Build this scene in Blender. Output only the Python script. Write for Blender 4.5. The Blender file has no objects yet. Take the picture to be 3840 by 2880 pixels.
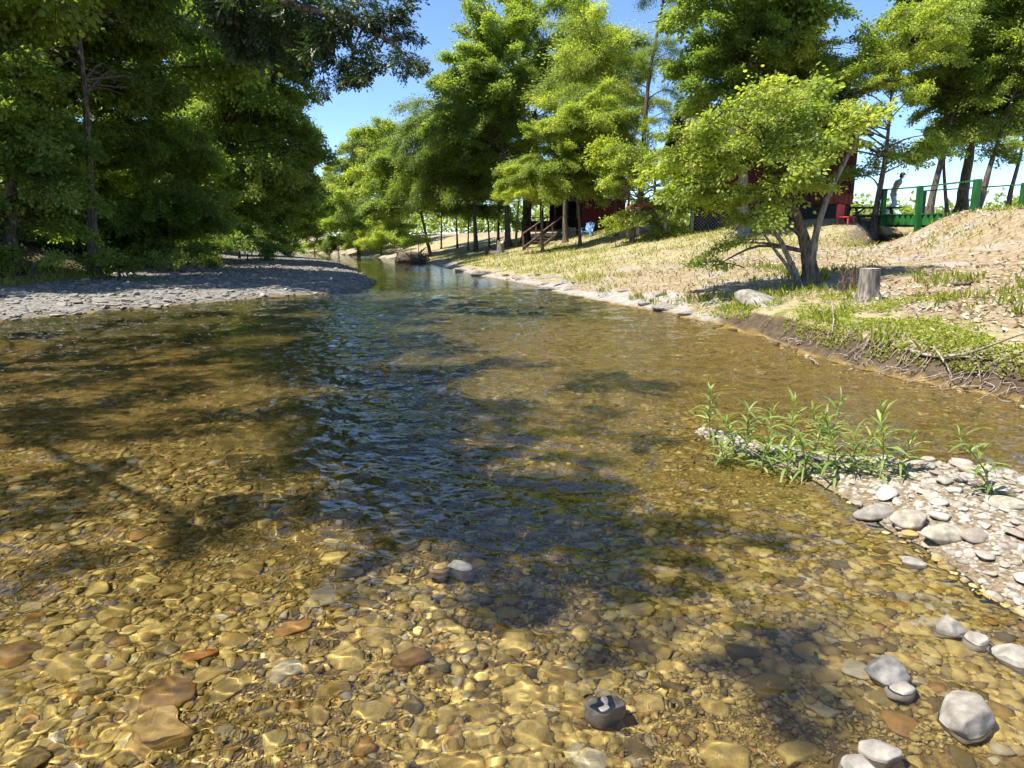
import bpy, bmesh, math, random
import numpy as np
from mathutils import Vector, Matrix, Euler

R = math.radians
scene = bpy.context.scene
COL = scene.collection
rng = np.random.default_rng(7)
random.seed(7)

# ------------------------------------------------------------------ camera
F_PX, HOR, CAM_H = 2550.0, 905.0, 1.6
KY = 1.64                                # metres ahead per unit of the distance notes below
PITCH = math.atan((1440 - HOR) / F_PX)
cam_d = bpy.data.cameras.new('camera')
cam = bpy.data.objects.new('camera', cam_d)
COL.objects.link(cam)
cam_d.sensor_width = 36.0
cam_d.lens = 36.0 * F_PX / 3840.0
cam_d.clip_start = 0.05
cam_d.clip_end = 3000
cam.location = (0, 0, CAM_H)
cam.rotation_euler = (R(90) - PITCH, 0, 0)
scene.camera = cam

# ------------------------------------------------------------------ sky + sun
SUN_AZ, SUN_EL = R(-108), R(60)          # azimuth clockwise from +y (straight ahead)
SUN = Vector((math.sin(SUN_AZ) * math.cos(SUN_EL), math.cos(SUN_AZ) * math.cos(SUN_EL), math.sin(SUN_EL)))
world = bpy.data.worlds.new('World')
scene.world = world
world.use_nodes = True
wn = world.node_tree
sky = wn.nodes.new('ShaderNodeTexSky')
sky.sky_type = 'NISHITA'
sky.sun_disc = False
sky.sun_elevation = SUN_EL
sky.sun_rotation = SUN_AZ
sky.altitude = 1200
sky.air_density = 0.75
sky.dust_density = 0.0
sky.ozone_density = 5.0
wn.links.new(sky.outputs[0], wn.nodes['Background'].inputs[0])
wn.nodes['Background'].inputs[1].default_value = 0.14
sun_d = bpy.data.lights.new('sun', 'SUN')
sun_d.energy = 5.0
sun_d.angle = R(0.53)
sun_d.color = (1.0, 0.95, 0.86)
sun_d.cycles.is_caustics_light = True
sun = bpy.data.objects.new('sun', sun_d)
COL.objects.link(sun)
sun.rotation_euler = SUN.to_track_quat('Z', 'Y').to_euler()
sun.location = (-40, -10, 60)

vs = scene.view_settings
vs.view_transform = 'Standard'
vs.look = 'None'
vs.gamma = 1.0
vs.exposure = 1.1
cy = scene.cycles
cy.use_denoising = True
cy.adaptive_threshold = .03
cy.max_bounces = 9
cy.diffuse_bounces = 4
cy.glossy_bounces = 4
cy.transmission_bounces = 8
cy.transparent_max_bounces = 8
cy.sample_clamp_indirect = 6.0
cy.caustics_refractive = True
cy.caustics_reflective = True

# ------------------------------------------------------------------ pixel helpers (3840x2880 photo pixel -> world)
CT, ST = math.cos(PITCH), math.sin(PITCH)
def ray(px, py):
    r, d = (px - 1920) / F_PX, (py - 1440) / F_PX
    return np.array((r, CT - d * ST, -ST - d * CT))
def at(px, py, y):
    a = ray(px, py)
    return Vector((a * (y / a[1]) + (0, 0, CAM_H)).tolist())
def depth_of(p):
    return p[1] * CT - (p[2] - CAM_H) * ST
def at_z(px, py, z):
    a = ray(px, py)
    return Vector((a * ((z - CAM_H) / a[2]) + (0, 0, CAM_H)).tolist())

# ------------------------------------------------------------------ numpy noise
_lat = np.random.default_rng(3).random((256, 256))
def vnoise(x, y):
    xi, yi = np.floor(x).astype(int), np.floor(y).astype(int)
    fx, fy = x - xi, y - yi
    fx = fx * fx * (3 - 2 * fx); fy = fy * fy * (3 - 2 * fy)
    a = _lat[xi & 255, yi & 255]; b = _lat[(xi + 1) & 255, yi & 255]
    c = _lat[xi & 255, (yi + 1) & 255]; d = _lat[(xi + 1) & 255, (yi + 1) & 255]
    return (a * (1 - fx) + b * fx) * (1 - fy) + (c * (1 - fx) + d * fx) * fy
def fbm(x, y, s=1.0, o=4):
    t, amp, n = 0, 0.5, 0
    for k in range(o):
        t = t + amp * vnoise(x / s + 17.3 * k, y / s + 9.1 * k); n += amp
        amp *= 0.5; s *= 0.5
    return t / n

# ------------------------------------------------------------------ river course
RB = np.array([(7.5, -52.5), (7.0, -21.0), (6.3, -7.0), (6.0, 2.0), (5.37, 5.47), (5.13, 6.92), (4.84, 7.65), (4.55, 8.29), (4.31, 9.34), (4.31, 11.28), (4.12, 12.9), (3.55, 15.81), (2.68, 17.75), (1.53, 21.47), (0.77, 25.51), (-1.53, 32.45), (-4.79, 44.57), (-6.71, 52.98), (-12.17, 66.88), (-19.17, 81.42), (-28.76, 99.2), (-44.1, 123.44), (-76.69, 162.22), (-191.72, 275.34)], float)
LB = np.array([(-12, -52.5), (-12, -21.0), (-11.6, 0.0), (-10.54, 13.87), (-9.97, 14.84), (-9.39, 15.97), (-8.34, 17.75), (-6.61, 20.82), (-4.79, 21.95), (-5.46, 27.12), (-9.2, 40.21), (-13.42, 52.98), (-23.01, 76.57), (-32.59, 95.96), (-47.93, 118.59), (-81.48, 158.99), (-196.51, 268.88)], float)
VB = np.array([(-15, -52.5), (-15, -21.0), (-14.38, 7.08), (-14.38, 19.53), (-14.28, 22.76), (-14.95, 27.12), (-18.98, 40.21), (-23.97, 60.41), (-34.03, 94.35), (-49.85, 118.59), (-83.4, 158.99), (-201.31, 265.65)], float)
def pdist(P, x, y):
    best = np.full(np.shape(x), 1e9)
    for (ax, ay), (bx, by) in zip(P[:-1], P[1:]):
        dx, dy = bx - ax, by - ay
        t = np.clip(((x - ax) * dx + (y - ay) * dy) / (dx * dx + dy * dy), 0, 1)
        best = np.minimum(best, np.hypot(x - ax - t * dx, y - ay - t * dy))
    sg = np.sign(x - np.interp(y, P[:, 1], P[:, 0]))
    return best * np.where(sg == 0, 1, sg)
SPIT = np.array([(1.66, 5.6), (1.95, 5.06), (2.4, 4.55), (2.85, 3.9), (3.4, 3.15), (5.2, 1.7)], float)
SPITW = np.array([0.14, 0.34, 0.58, 1.02, 1.45, 2.2])
def spit_h(x, y):
    """height of the gravel spit above its foot"""
    best = np.full(np.shape(x), -9.0)
    for i in range(len(SPIT) - 1):
        (ax, ay), (bx, by) = SPIT[i], SPIT[i + 1]
        dx, dy = bx - ax, by - ay
        t = np.clip(((x - ax) * dx + (y - ay) * dy) / (dx * dx + dy * dy), 0, 1)
        w = SPITW[i] * (1 - t) + SPITW[i + 1] * t
        q = np.hypot(x - ax - t * dx, y - ay - t * dy) / w
        best = np.maximum(best, 1 - q * q)
    return best
def sstep(a, b, x):
    t = np.clip((x - a) / (b - a), 0, 1)
    return t * t * (3 - 2 * t)
D0, D1 = np.array((12.4, 22.8)), np.array((17.9, 31.0))   # gully under the footbridge
def terrain(x, y):
    x = np.asarray(x, float); y = np.asarray(y, float)
    dr = pdist(RB, x, y); dl = -pdist(LB, x, y); dv = -pdist(VB, x, y)
    wob = (fbm(x, y, 1.3, 3) - 0.5)
    # bed
    edge = np.minimum(-dr, -dl)
    deep = 0.14 + 0.05 * fbm(x, y, 2.5, 3) + 0.42 * sstep(20.5, 31, y) + 0.1 * sstep(4, 6.6, y) * sstep(0, 3, x) * (1 - sstep(8.2, 11.5, y)) + .16 * np.exp(-((x + .75 + .075 * y) / 1.2) ** 2) * sstep(2.8, 5.5, y) - .085 * sstep(.7, 1.5, x) * (1 - sstep(2.6, 4.2, y))
    bar = np.exp(-(((x - 0.8) / 2.2) ** 2 + ((y - 12.5) / 2.6) ** 2)) * 0.07
    bed = -(deep - bar) * sstep(-0.1, 1.6, edge) + 0.02 * wob
    # right bank
    near = 1 - sstep(11.8, 15.6, y)
    profA = np.interp(dr, [0, .5, 1.2, 3, 6, 9, 12, 15, 30, 400], [0, .12, .28, .62, 1.15, 1.72, 2.3, 2.62, 2.75, 3.0])
    profB = np.interp(dr, [0, .15, .38, .8, 2, 4, 6.5, 9, 12, 16, 400], [0, .06, .36, .44, .55, .80, 1.12, 1.45, 2.0, 2.6, 3.1])
    rb = profA * (1 - near) + profB * near + (wob * 0.14 + (fbm(x, y, .35, 2) - .5) * .05) * sstep(0.1, 1.5, dr)
    mound = 1.7 * np.exp(-(((x - 15.0) / 2.4) ** 2 + ((y - 18.0) / 4.2) ** 2)) - .45 * np.exp(-(((x - 11.3) / 2.6) ** 2 + ((y - 21) / 6) ** 2))
    rb = rb + mound
    cap_ = 2.42 + .03 * (x - 13)
    rb = np.where((y < 25) & (x > 9), cap_ - .12 * np.log1p(np.exp(np.clip((cap_ - rb) / .12, -30, 30))), rb)
    ax, ay = D0; dx, dy = D1 - D0
    t = ((x - ax) * dx + (y - ay) * dy) / (dx * dx + dy * dy)
    q = np.hypot(x - ax - np.clip(t, 0, 1) * dx, y - ay - np.clip(t, 0, 1) * dy)
    rb = rb - (1.15 * np.exp(-(q / 1.3) ** 4)) * sstep(-.05, .5, t + 0.15)
    # left bar + bank
    lb = np.interp(dl, [0, .4, 1.5, 4, 8, 400], [0, .09, .2, .32, .4, .5]) + wob * .06
    lb = lb + np.interp(dv, [-1, 0, 1.5, 4, 9, 400], [0, .06, .55, 1.2, 1.8, 2.6])
    z = np.where(dr > 0, rb, np.where(dl > 0, lb, bed))
    sh = spit_h(x, y)
    z = np.maximum(z, np.where(sh > -0.6, -0.14 + (.150 + .10 * sstep(1.9, 2.9, x - .45 * (y - 4))) * sstep(-.5, 1, sh) + .02 * wob, -9))
    return z
def tz(x, y):
    return float(terrain(np.array([x]), np.array([y]))[0])
def ground_at(px, py, far=90):
    """where the view ray through a photo pixel meets the terrain"""
    a = ray(px, py)
    ys = np.concatenate([np.linspace(0.8, 45, 1300), np.linspace(45.1, 150, 700)])
    t = ys / a[1]
    zz = CAM_H + a[2] * t - terrain(a[0] * t, ys)
    k = int(np.argmax(zz < 0)) if (zz < 0).any() else len(ys) - 1
    return Vector((a[0] * t[k], ys[k], tz(a[0] * t[k], ys[k])))

# ------------------------------------------------------------------ mesh helpers
def np_mesh(name, V, quads=None, tris=None, smooth=True, mats=(), mi=None):
    me = bpy.data.meshes.new(name)
    V = np.asarray(V, np.float32).reshape(-1, 3)
    q = np.zeros((0, 4), np.int32) if quads is None else np.asarray(quads, np.int32).reshape(-1, 4)
    t = np.zeros((0, 3), np.int32) if tris is None else np.asarray(tris, np.int32).reshape(-1, 3)
    nl = q.size + t.size
    me.vertices.add(len(V)); me.vertices.foreach_set('co', V.ravel())
    me.loops.add(nl); me.loops.foreach_set('vertex_index', np.concatenate([q.ravel(), t.ravel()]).astype(np.int32))
    me.polygons.add(len(q) + len(t))
    ls = np.concatenate([np.arange(len(q)) * 4, q.size + np.arange(len(t)) * 3]).astype(np.int32)
    me.polygons.foreach_set('loop_start', ls)
    me.polygons.foreach_set('use_smooth', np.full(len(ls), smooth))
    if mi is not None:
        me.polygons.foreach_set('material_index', np.asarray(mi, np.int32))
    for m in mats:
        me.materials.append(m)
    me.update(calc_edges=True)
    return me
def fattr(me, name, arr, domain='POINT'):
    a = me.attributes.new(name, 'FLOAT', domain)
    a.data.foreach_set('value', np.asarray(arr, np.float32))
def obj(name, me, parent=None, label=None, cat=None, group=None, kind=None, loc=None):
    o = bpy.data.objects.new(name, me)
    COL.objects.link(o)
    if parent is not None: o.parent = parent
    if loc is not None: o.location = loc
    if label: o['label'] = label
    if cat: o['category'] = cat
    if group: o['group'] = group
    if kind: o['kind'] = kind
    return o
class MB:
    """collects tubes / boxes, one mesh per build"""
    def __init__(s): s.V, s.Q, s.T, s.M, s.n = [], [], [], [], 0
    def add(s, V, Q=None, T=None):
        V = np.asarray(V, float).reshape(-1, 3)
        if Q is not None and len(Q): s.Q.append(np.asarray(Q) + s.n)
        if T is not None and len(T): s.T.append(np.asarray(T) + s.n)
        s.V.append(V); s.n += len(V)
    def box(s, c, size, rot=None, taper=1.0):
        hx, hy, hz = np.array(size) / 2
        P = np.array([(-hx, -hy, -hz), (hx, -hy, -hz), (hx, hy, -hz), (-hx, hy, -hz), (-hx, -hy, hz), (hx, -hy, hz), (hx, hy, hz), (-hx, hy, hz)])
        P[4:, :2] *= taper
        if rot is not None: P = P @ np.array(rot).T
        s.add(P + np.array(c), [(3, 2, 1, 0), (4, 5, 6, 7), (0, 1, 5, 4), (1, 2, 6, 5), (2, 3, 7, 6), (3, 0, 4, 7)])
    def beam(s, a, b, w, h, up=(0, 0, 1)):
        a, b = Vector(a), Vector(b); d = (b - a); L = d.length; d.normalize()
        sd = d.cross(Vector(up)); sd.normalize(); u = sd.cross(d)
        s.box((a + b) / 2, (L, w, h), Matrix((d, sd, u)).transposed())
    def tube(s, pts, rad, n=7, cap=True, wob=0.0, seed=0):
        pts = [Vector(p) for p in pts]; k = len(pts)
        if np.isscalar(rad): rad = [rad] * k
        g = random.Random(seed)
        rings = []
        ref = Vector((0.31, 0.95, 0.05))
        for i, p in enumerate(pts):
            t = (pts[min(i + 1, k - 1)] - pts[max(i - 1, 0)])
            if t.length < 1e-6: t = Vector((0, 0, 1))
            t.normalize()
            if abs(t.dot(ref)) > .95: ref = Vector((.9, -.1, .3))
            a = t.cross(ref).normalized(); b = t.cross(a)
            for j in range(n):
                th = 2 * math.pi * j / n
                r = rad[i] * (1 + wob * (g.random() - .5))
                rings.append(p + (a * math.cos(th) + b * math.sin(th)) * r)
        Q = [(i * n + j, i * n + (j + 1) % n, (i + 1) * n + (j + 1) % n, (i + 1) * n + j) for i in range(k - 1) for j in range(n)]
        T = []
        V = [tuple(v) for v in rings]
        if cap:
            V.append(tuple(pts[0])); V.append(tuple(pts[-1])); c0, c1 = len(V) - 2, len(V) - 1
            T = [(c0, (j + 1) % n, j) for j in range(n)] + [(c1, (k - 1) * n + j, (k - 1) * n + (j + 1) % n) for j in range(n)]
        s.add(V, Q, T)
    def mesh(s, name, mat=None, smooth=True):
        return np_mesh(name, np.concatenate(s.V), np.concatenate(s.Q) if s.Q else None, np.concatenate(s.T) if s.T else None, smooth, [mat] if mat else [])
    def build(s, name, mat, parent=None, smooth=False, **k):
        return obj(name, s.mesh(name, mat, smooth), parent, **k)
def curve(pts, m=6):
    """Catmull-Rom through pts"""
    P = [Vector(p) for p in pts]; P = [P[0] * 2 - P[1]] + P + [P[-1] * 2 - P[-2]]
    out = []
    for i in range(1, len(P) - 2):
        for j in range(m):
            t = j / m
            a, b, c, d = P[i - 1], P[i], P[i + 1], P[i + 2]
            out.append(0.5 * ((2 * b) + (c - a) * t + (2 * a - 5 * b + 4 * c - d) * t * t + (3 * b - a - 3 * c + d) * t ** 3))
    out.append(P[-2])
    return out

# ------------------------------------------------------------------ materials
def mat(name):
    m = bpy.data.materials.new(name); m.use_nodes = True
    return m, m.node_tree, m.node_tree.nodes['Principled BSDF']
def nd(nt, typ, **k):
    n = nt.nodes.new(typ)
    for a, b in k.items(): setattr(n, a, b)
    return n
def mix(nt, fac, a, b, blend='MIX'):
    n = nd(nt, 'ShaderNodeMix', data_type='RGBA', blend_type=blend)
    for i, v in ((0, fac), (6, a), (7, b)):
        if isinstance(v, (int, float)): n.inputs[i].default_value = v
        elif isinstance(v, (tuple, list)): n.inputs[i].default_value = (*v[:3], 1)
        else: nt.links.new(v, n.inputs[i])
    return n.outputs[2]
def ramp(nt, v, p0, p1):
    n = nd(nt, 'ShaderNodeMapRange'); n.interpolation_type = 'SMOOTHSTEP'
    nt.links.new(v, n.inputs[0]); n.inputs[1].default_value = p0; n.inputs[2].default_value = p1
    return n.outputs[0]
def noise(nt, scale, detail=4, coord='Object', rough=.6):
    tc = nd(nt, 'ShaderNodeTexCoord') if coord != 'World' else nd(nt, 'ShaderNodeNewGeometry')
    n = nd(nt, 'ShaderNodeTexNoise'); n.inputs['Scale'].default_value = scale; n.inputs['Detail'].default_value = detail; n.inputs['Roughness'].default_value = rough
    nt.links.new(tc.outputs['Position' if coord == 'World' else coord], n.inputs['Vector'])
    return n.outputs[0]
def math_n(nt, op, a, b=0.0):
    n = nd(nt, 'ShaderNodeMath', operation=op)
    for i, v in enumerate((a, b)):
        if isinstance(v, (int, float)): n.inputs[i].default_value = v
        else: nt.links.new(v, n.inputs[i])
    return n.outputs[0]
def bump(nt, b, h, strength=.5, dist=.02):
    n = nd(nt, 'ShaderNodeBump'); n.inputs['Strength'].default_value = strength; n.inputs['Distance'].default_value = dist
    nt.links.new(h, n.inputs['Height']); nt.links.new(n.outputs[0], b.inputs['Normal'])
def attr(nt, name):
    return nd(nt, 'ShaderNodeAttribute', attribute_name=name).outputs['Fac']

def leaf_mat(name, dark, light, trans=.45, gloss=.35):
    m, nt, b = mat(name)
    nt.nodes.remove(b)
    out = nt.nodes['Material Output']
    oi = nd(nt, 'ShaderNodeObjectInfo')
    r = attr(nt, 'rnd')
    c = mix(nt, r, dark, light)
    f = math_n(nt, 'ADD', math_n(nt, 'MULTIPLY', oi.outputs['Random'], .5), .75)
    hsv = nd(nt, 'ShaderNodeHueSaturation'); nt.links.new(c, hsv.inputs['Color']); nt.links.new(f, hsv.inputs['Value'])
    h = math_n(nt, 'ADD', math_n(nt, 'MULTIPLY', oi.outputs['Random'], -.03), .515); nt.links.new(h, hsv.inputs['Hue'])
    p = nd(nt, 'ShaderNodeBsdfPrincipled'); p.inputs['Roughness'].default_value = .45; p.inputs['Specular IOR Level'].default_value = gloss
    nt.links.new(hsv.outputs[0], p.inputs['Base Color'])
    t = nd(nt, 'ShaderNodeBsdfTranslucent')
    tc = mix(nt, 1.0, hsv.outputs[0], (1.6, 1.65, .58), 'MULTIPLY')
    nt.links.new(tc, t.inputs['Color'])
    ms = nd(nt, 'ShaderNodeMixShader'); ms.inputs[0].default_value = trans
    nt.links.new(p.outputs[0], ms.inputs[1]); nt.links.new(t.outputs[0], ms.inputs[2]); nt.links.new(ms.outputs[0], out.inputs[0])
    return m
LEAF = {
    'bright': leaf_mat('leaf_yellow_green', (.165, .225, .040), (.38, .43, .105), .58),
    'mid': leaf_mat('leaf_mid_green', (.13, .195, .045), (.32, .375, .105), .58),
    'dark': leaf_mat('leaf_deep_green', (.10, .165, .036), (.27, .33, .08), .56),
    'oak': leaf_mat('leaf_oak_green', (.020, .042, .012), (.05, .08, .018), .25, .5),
    'far': leaf_mat('leaf_far_green', (.15, .20, .055), (.33, .37, .12), .58),
    'plant': leaf_mat('leaf_water_plant', (.16, .23, .05), (.36, .41, .13), .35),
}
def bark_mat(name, c0, c1, scale=9):
    m, nt, b = mat(name)
    tc = nd(nt, 'ShaderNodeTexCoord'); mp = nd(nt, 'ShaderNodeMapping'); mp.inputs['Scale'].default_value = (1, 1, .18)
    nt.links.new(tc.outputs['Object'], mp.inputs[0])
    n = nd(nt, 'ShaderNodeTexNoise'); n.inputs['Scale'].default_value = scale * 2.5; n.inputs['Detail'].default_value = 5; nt.links.new(mp.outputs[0], n.inputs['Vector'])
    v = nd(nt, 'ShaderNodeTexVoronoi'); v.inputs['Scale'].default_value = scale * 2.2; nt.links.new(mp.outputs[0], v.inputs['Vector'])
    k = math_n(nt, 'MULTIPLY', n.outputs[0], math_n(nt, 'ADD', v.outputs[0], .4))
    c = mix(nt, ramp(nt, k, .2, .65), c0, c1)
    nt.links.new(c, b.inputs['Base Color']); b.inputs['Roughness'].default_value = .9; b.inputs['Specular IOR Level'].default_value = .15
    bump(nt, b, k, .9, .03)
    return m
BARK = bark_mat('bark_brown', (.05, .038, .028), (.17, .135, .105))
BARKP = bark_mat('bark_pale', (.13, .105, .08), (.34, .295, .245))
BARKM = bark_mat('bark_grey', (.09, .075, .058), (.27, .235, .195))
TWIG = bark_mat('twig_bark', (.045, .036, .025), (.11, .09, .06))
DEAD = bark_mat('dead_wood', (.16, .12, .09), (.40, .33, .26), 14)

def stone_mat(name, base_a, base_b, wetline=True):
    """pale dry stone; below the waterline it carries a coat of amber algae"""
    m, nt, b = mat(name)
    oi = nd(nt, 'ShaderNodeObjectInfo')
    r = math_n(nt, 'FRACT', math_n(nt, 'ADD', oi.outputs['Random'], attr(nt, 'rnd')))
    n1 = noise(nt, 9, 5, 'World'); n2 = noise(nt, 55, 4, 'World'); n3 = noise(nt, 1.1, 2, 'World')
    dry = mix(nt, r, base_a, base_b)
    dry = mix(nt, ramp(nt, n1, .45, .75), dry, (.30, .235, .165))
    dry = mix(nt, ramp(nt, n2, .35, .75), mix(nt, .35, dry, (.12, .10, .085)), dry)
    am = mix(nt, r, (.25, .165, .040), (.58, .435, .14))
    am = mix(nt, ramp(nt, math_n(nt, 'FRACT', math_n(nt, 'MULTIPLY', r, 7.3)), .93, .96), am, (.34, .18, .05))
    am = mix(nt, ramp(nt, math_n(nt, 'FRACT', math_n(nt, 'MULTIPLY', r, 13.7)), .84, .88), am, (.13, .095, .035))
    am = mix(nt, ramp(nt, math_n(nt, 'FRACT', math_n(nt, 'MULTIPLY', r, 23.1)), .93, .97), am, (.42, .36, .22))
    am = mix(nt, ramp(nt, n1, .35, .7), am, mix(nt, .5, am, (.14, .09, .025)))
    am = mix(nt, ramp(nt, n2, .25, .6), mix(nt, .3, am, (.08, .05, .014)), am)
    am = mix(nt, ramp(nt, n3, .5, .72), am, mix(nt, .35, am, (.12, .105, .025)))
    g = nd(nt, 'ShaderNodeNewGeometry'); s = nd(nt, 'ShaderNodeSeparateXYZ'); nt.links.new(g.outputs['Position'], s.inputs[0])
    am = mix(nt, math_n(nt, 'MULTIPLY', ramp(nt, s.outputs['Z'], -.2, -.36), .8), am, (.075, .065, .026))  # deep stones darkened: water absorption and mid-stream shade put into the colour
    h = math_n(nt, 'ADD', s.outputs['Z'], math_n(nt, 'MULTIPLY', n1, .02))
    wet = ramp(nt, h, .028, .006)
    nt.links.new(mix(nt, wet, dry, am), b.inputs['Base Color'])
    b.inputs['Roughness'].default_value = .8; b.inputs['Specular IOR Level'].default_value = .15
    bump(nt, b, n2, .35, .008)
    return m
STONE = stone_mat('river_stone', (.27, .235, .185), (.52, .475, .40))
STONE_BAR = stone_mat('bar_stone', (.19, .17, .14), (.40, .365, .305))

def ground_mat():
    m, nt, b = mat('ground')
    n1 = noise(nt, .9, 5); n2 = noise(nt, 6, 6, rough=.7); n3 = noise(nt, 34, 4, rough=.7); n4 = noise(nt, 2.3, 4)
    lit = mix(nt, ramp(nt, n2, .35, .68), (.25, .19, .115), (.47, .39, .255))
    lit = mix(nt, ramp(nt, n3, .36, .66), mix(nt, .6, lit, (.16, .10, .055)), lit)
    lit = mix(nt, math_n(nt, 'MULTIPLY', ramp(nt, n1, .5, .66), .75), lit, (.33, .31, .27))
    gr = mix(nt, ramp(nt, n3, .3, .7), (.075, .085, .018), (.24, .25, .05))
    gr = mix(nt, ramp(nt, n4, .3, .55), gr, (.36, .30, .17))
    rock = mix(nt, ramp(nt, n2, .3, .7), (.26, .235, .205), (.47, .43, .375))
    rock = mix(nt, ramp(nt, n3, .3, .55), (.17, .15, .13), rock)
    grav = mix(nt, ramp(nt, n3, .3, .7), (.10, .09, .08), (.28, .26, .225))
    bed = mix(nt, ramp(nt, n3, .3, .7), (.14, .088, .022), (.42, .28, .08))
    bed = mix(nt, ramp(nt, n2, .3, .7), mix(nt, .5, bed, (.07, .05, .02)), bed)
    deep_shade_c = mix(nt, ramp(nt, n1, .3, .7), (.045, .052, .018), (.12, .105, .03))
    bed = mix(nt, attr(nt, 'deep'), bed, deep_shade_c)  # deep mask also carries mid-stream shade painted into the bed colour
    soil = mix(nt, ramp(nt, n2, .3, .7), (.05, .037, .024), (.13, .095, .06))
    wn_ = math_n(nt, 'SUBTRACT', math_n(nt, 'ADD', n2, math_n(nt, 'MULTIPLY', n4, .6)), .8)
    def ma(a, sharp=.16):
        v = math_n(nt, 'ADD', attr(nt, a), math_n(nt, 'MULTIPLY', wn_, .9))
        return ramp(nt, v, .5 - sharp, .5 + sharp)
    c = mix(nt, ma('grass'), lit, gr)
    c = mix(nt, ma('rock'), c, rock)
    c = mix(nt, ma('soil'), c, soil)
    c = mix(nt, ma('gravel'), c, grav)
    c = mix(nt, attr(nt, 'bed'), c, bed)
    nt.links.new(c, b.inputs['Base Color']); b.inputs['Roughness'].default_value = .95; b.inputs['Specular IOR Level'].default_value = .1
    bump(nt, b, math_n(nt, 'ADD', n2, math_n(nt, 'MULTIPLY', n3, .5)), .8, .06)
    return m

def plain(name, c0, c1, scale=12, rough=.7, bmp=.3, coord='Object', spec=.3, stretch=None):
    m, nt, b = mat(name)
    if stretch:
        tc = nd(nt, 'ShaderNodeTexCoord'); mp = nd(nt, 'ShaderNodeMapping'); mp.inputs['Scale'].default_value = stretch
        nt.links.new(tc.outputs[coord], mp.inputs[0]); n_ = nd(nt, 'ShaderNodeTexNoise'); n_.inputs['Scale'].default_value = scale; n_.inputs['Detail'].default_value = 5
        nt.links.new(mp.outputs[0], n_.inputs['Vector']); n = n_.outputs[0]
    else:
        n = noise(nt, scale, 5, coord)
    nt.links.new(mix(nt, ramp(nt, n, .3, .7), c0, c1), b.inputs['Base Color'])
    b.inputs['Roughness'].default_value = rough; b.inputs['Specular IOR Level'].default_value = spec
    if bmp: bump(nt, b, n, bmp, .01)
    return m

# ------------------------------------------------------------------ ground sheet
def axis(lo, a, b, hi, step, grow):
    mid = np.arange(a, b + 1e-6, step)
    def out(start, end, sgn):
        r, s, x = [], step, start
        while (x - end) * sgn < 0:
            s *= grow; x += s * sgn; r.append(x)
        return r
    return np.array(out(a, lo, -1)[::-1] + mid.tolist() + out(b, hi, 1))
gx = axis(-900, -12, 18, 900, .13, 1.06)
gy_ = axis(-60, 1.0, 30, 1500, .17, 1.05)
GX, GY = np.meshgrid(gx, gy_)
GZ = terrain(GX, GY)
nx, ny = len(gx), len(gy_)
ii = np.arange(nx * ny).reshape(ny, nx)
GQ = np.stack([ii[:-1, :-1], ii[:-1, 1:], ii[1:, 1:], ii[1:, :-1]], -1).reshape(-1, 4)
gme = np_mesh('ground', np.stack([GX, GY, GZ], -1), GQ, mats=[ground_mat()])
dr_, dl_, dv_ = pdist(RB, GX, GY), -pdist(LB, GX, GY), -pdist(VB, GX, GY)
nz = fbm(GX, GY, 2.2, 4)
inch = (dr_ < 0) & (dl_ < 0)
bedm = np.where(inch, 1.0, np.clip(1 - GZ / .03, 0, 1) * (np.minimum(np.abs(dr_), np.abs(dl_)) < .4))
bedm = np.maximum(bedm, (spit_h(GX, GY) > -.6) * 1.0)
deep_shade_m = np.maximum(np.maximum(sstep(20.5, 28, GY), .85 * sstep(9, 13, GY) * (1 - .9 * np.exp(-(((GX - 1.4) / 2.0) ** 2 + ((GY - 12) / 2.8) ** 2))) * (1 - sstep(1.5, 3.5, GX))), .75 * np.exp(-((GX + .75 + .075 * GY) / 1.2) ** 2) * sstep(2.8, 5.5, GY)) * inch  # dark bed: silty far pool, plus mid-stream shade put into the colour
near_ = 1 - sstep(11.8, 15.6, GY)
grass = np.where(dr_ > 0, near_ * sstep(.1, .4, dr_) * (1 - sstep(1.0, 2.6, dr_ + (nz - .5) * 2.5)), 0)
grass = np.maximum(grass, np.where((dr_ > .8) & (GY > 20), .52 * sstep(20, 26, GY) * (1 - sstep(9, 14, dr_)) + .25 * (nz > .5), 0))
grass = np.maximum(grass, np.where((dr_ > .7) & (dr_ < 3.2) & (GY > 13), .36 + .6 * (nz - .5), 0))
grass = np.maximum(grass, np.where((dr_ > 16), .6, 0))
rockm = np.where((dr_ > -.05) & (GY > 13.5), 1 - sstep(.3, 1.3, dr_ + (nz - .5) * 2.4), 0)
soilm = np.where(dr_ > 0, near_ * (1 - sstep(.25, .5, dr_)), 0)
ax_, ay_ = D0; dd = D1 - D0
tt = ((GX - ax_) * dd[0] + (GY - ay_) * dd[1]) / (dd @ dd)
qq = np.hypot(GX - ax_ - np.clip(tt, 0, 1) * dd[0], GY - ay_ - np.clip(tt, 0, 1) * dd[1])
soilm = np.maximum(soilm, np.where(tt > .05, 1 - sstep(.85, 1.3, qq), 0))
soilm = np.maximum(soilm, np.where((dv_ > -.4), sstep(-.4, 1.0, dv_), 0))
gravm = np.where((dl_ > 0) & (dv_ < .3), 1.0, 0)
for n_, a_ in (('grass', grass), ('rock', rockm), ('soil', soilm), ('gravel', gravm), ('bed', bedm), ('deep', deep_shade_m)):
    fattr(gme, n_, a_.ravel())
ground = obj('ground', gme, kind='structure')
ground['label'] = 'leaf-strewn river banks and amber stony river bed'

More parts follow.
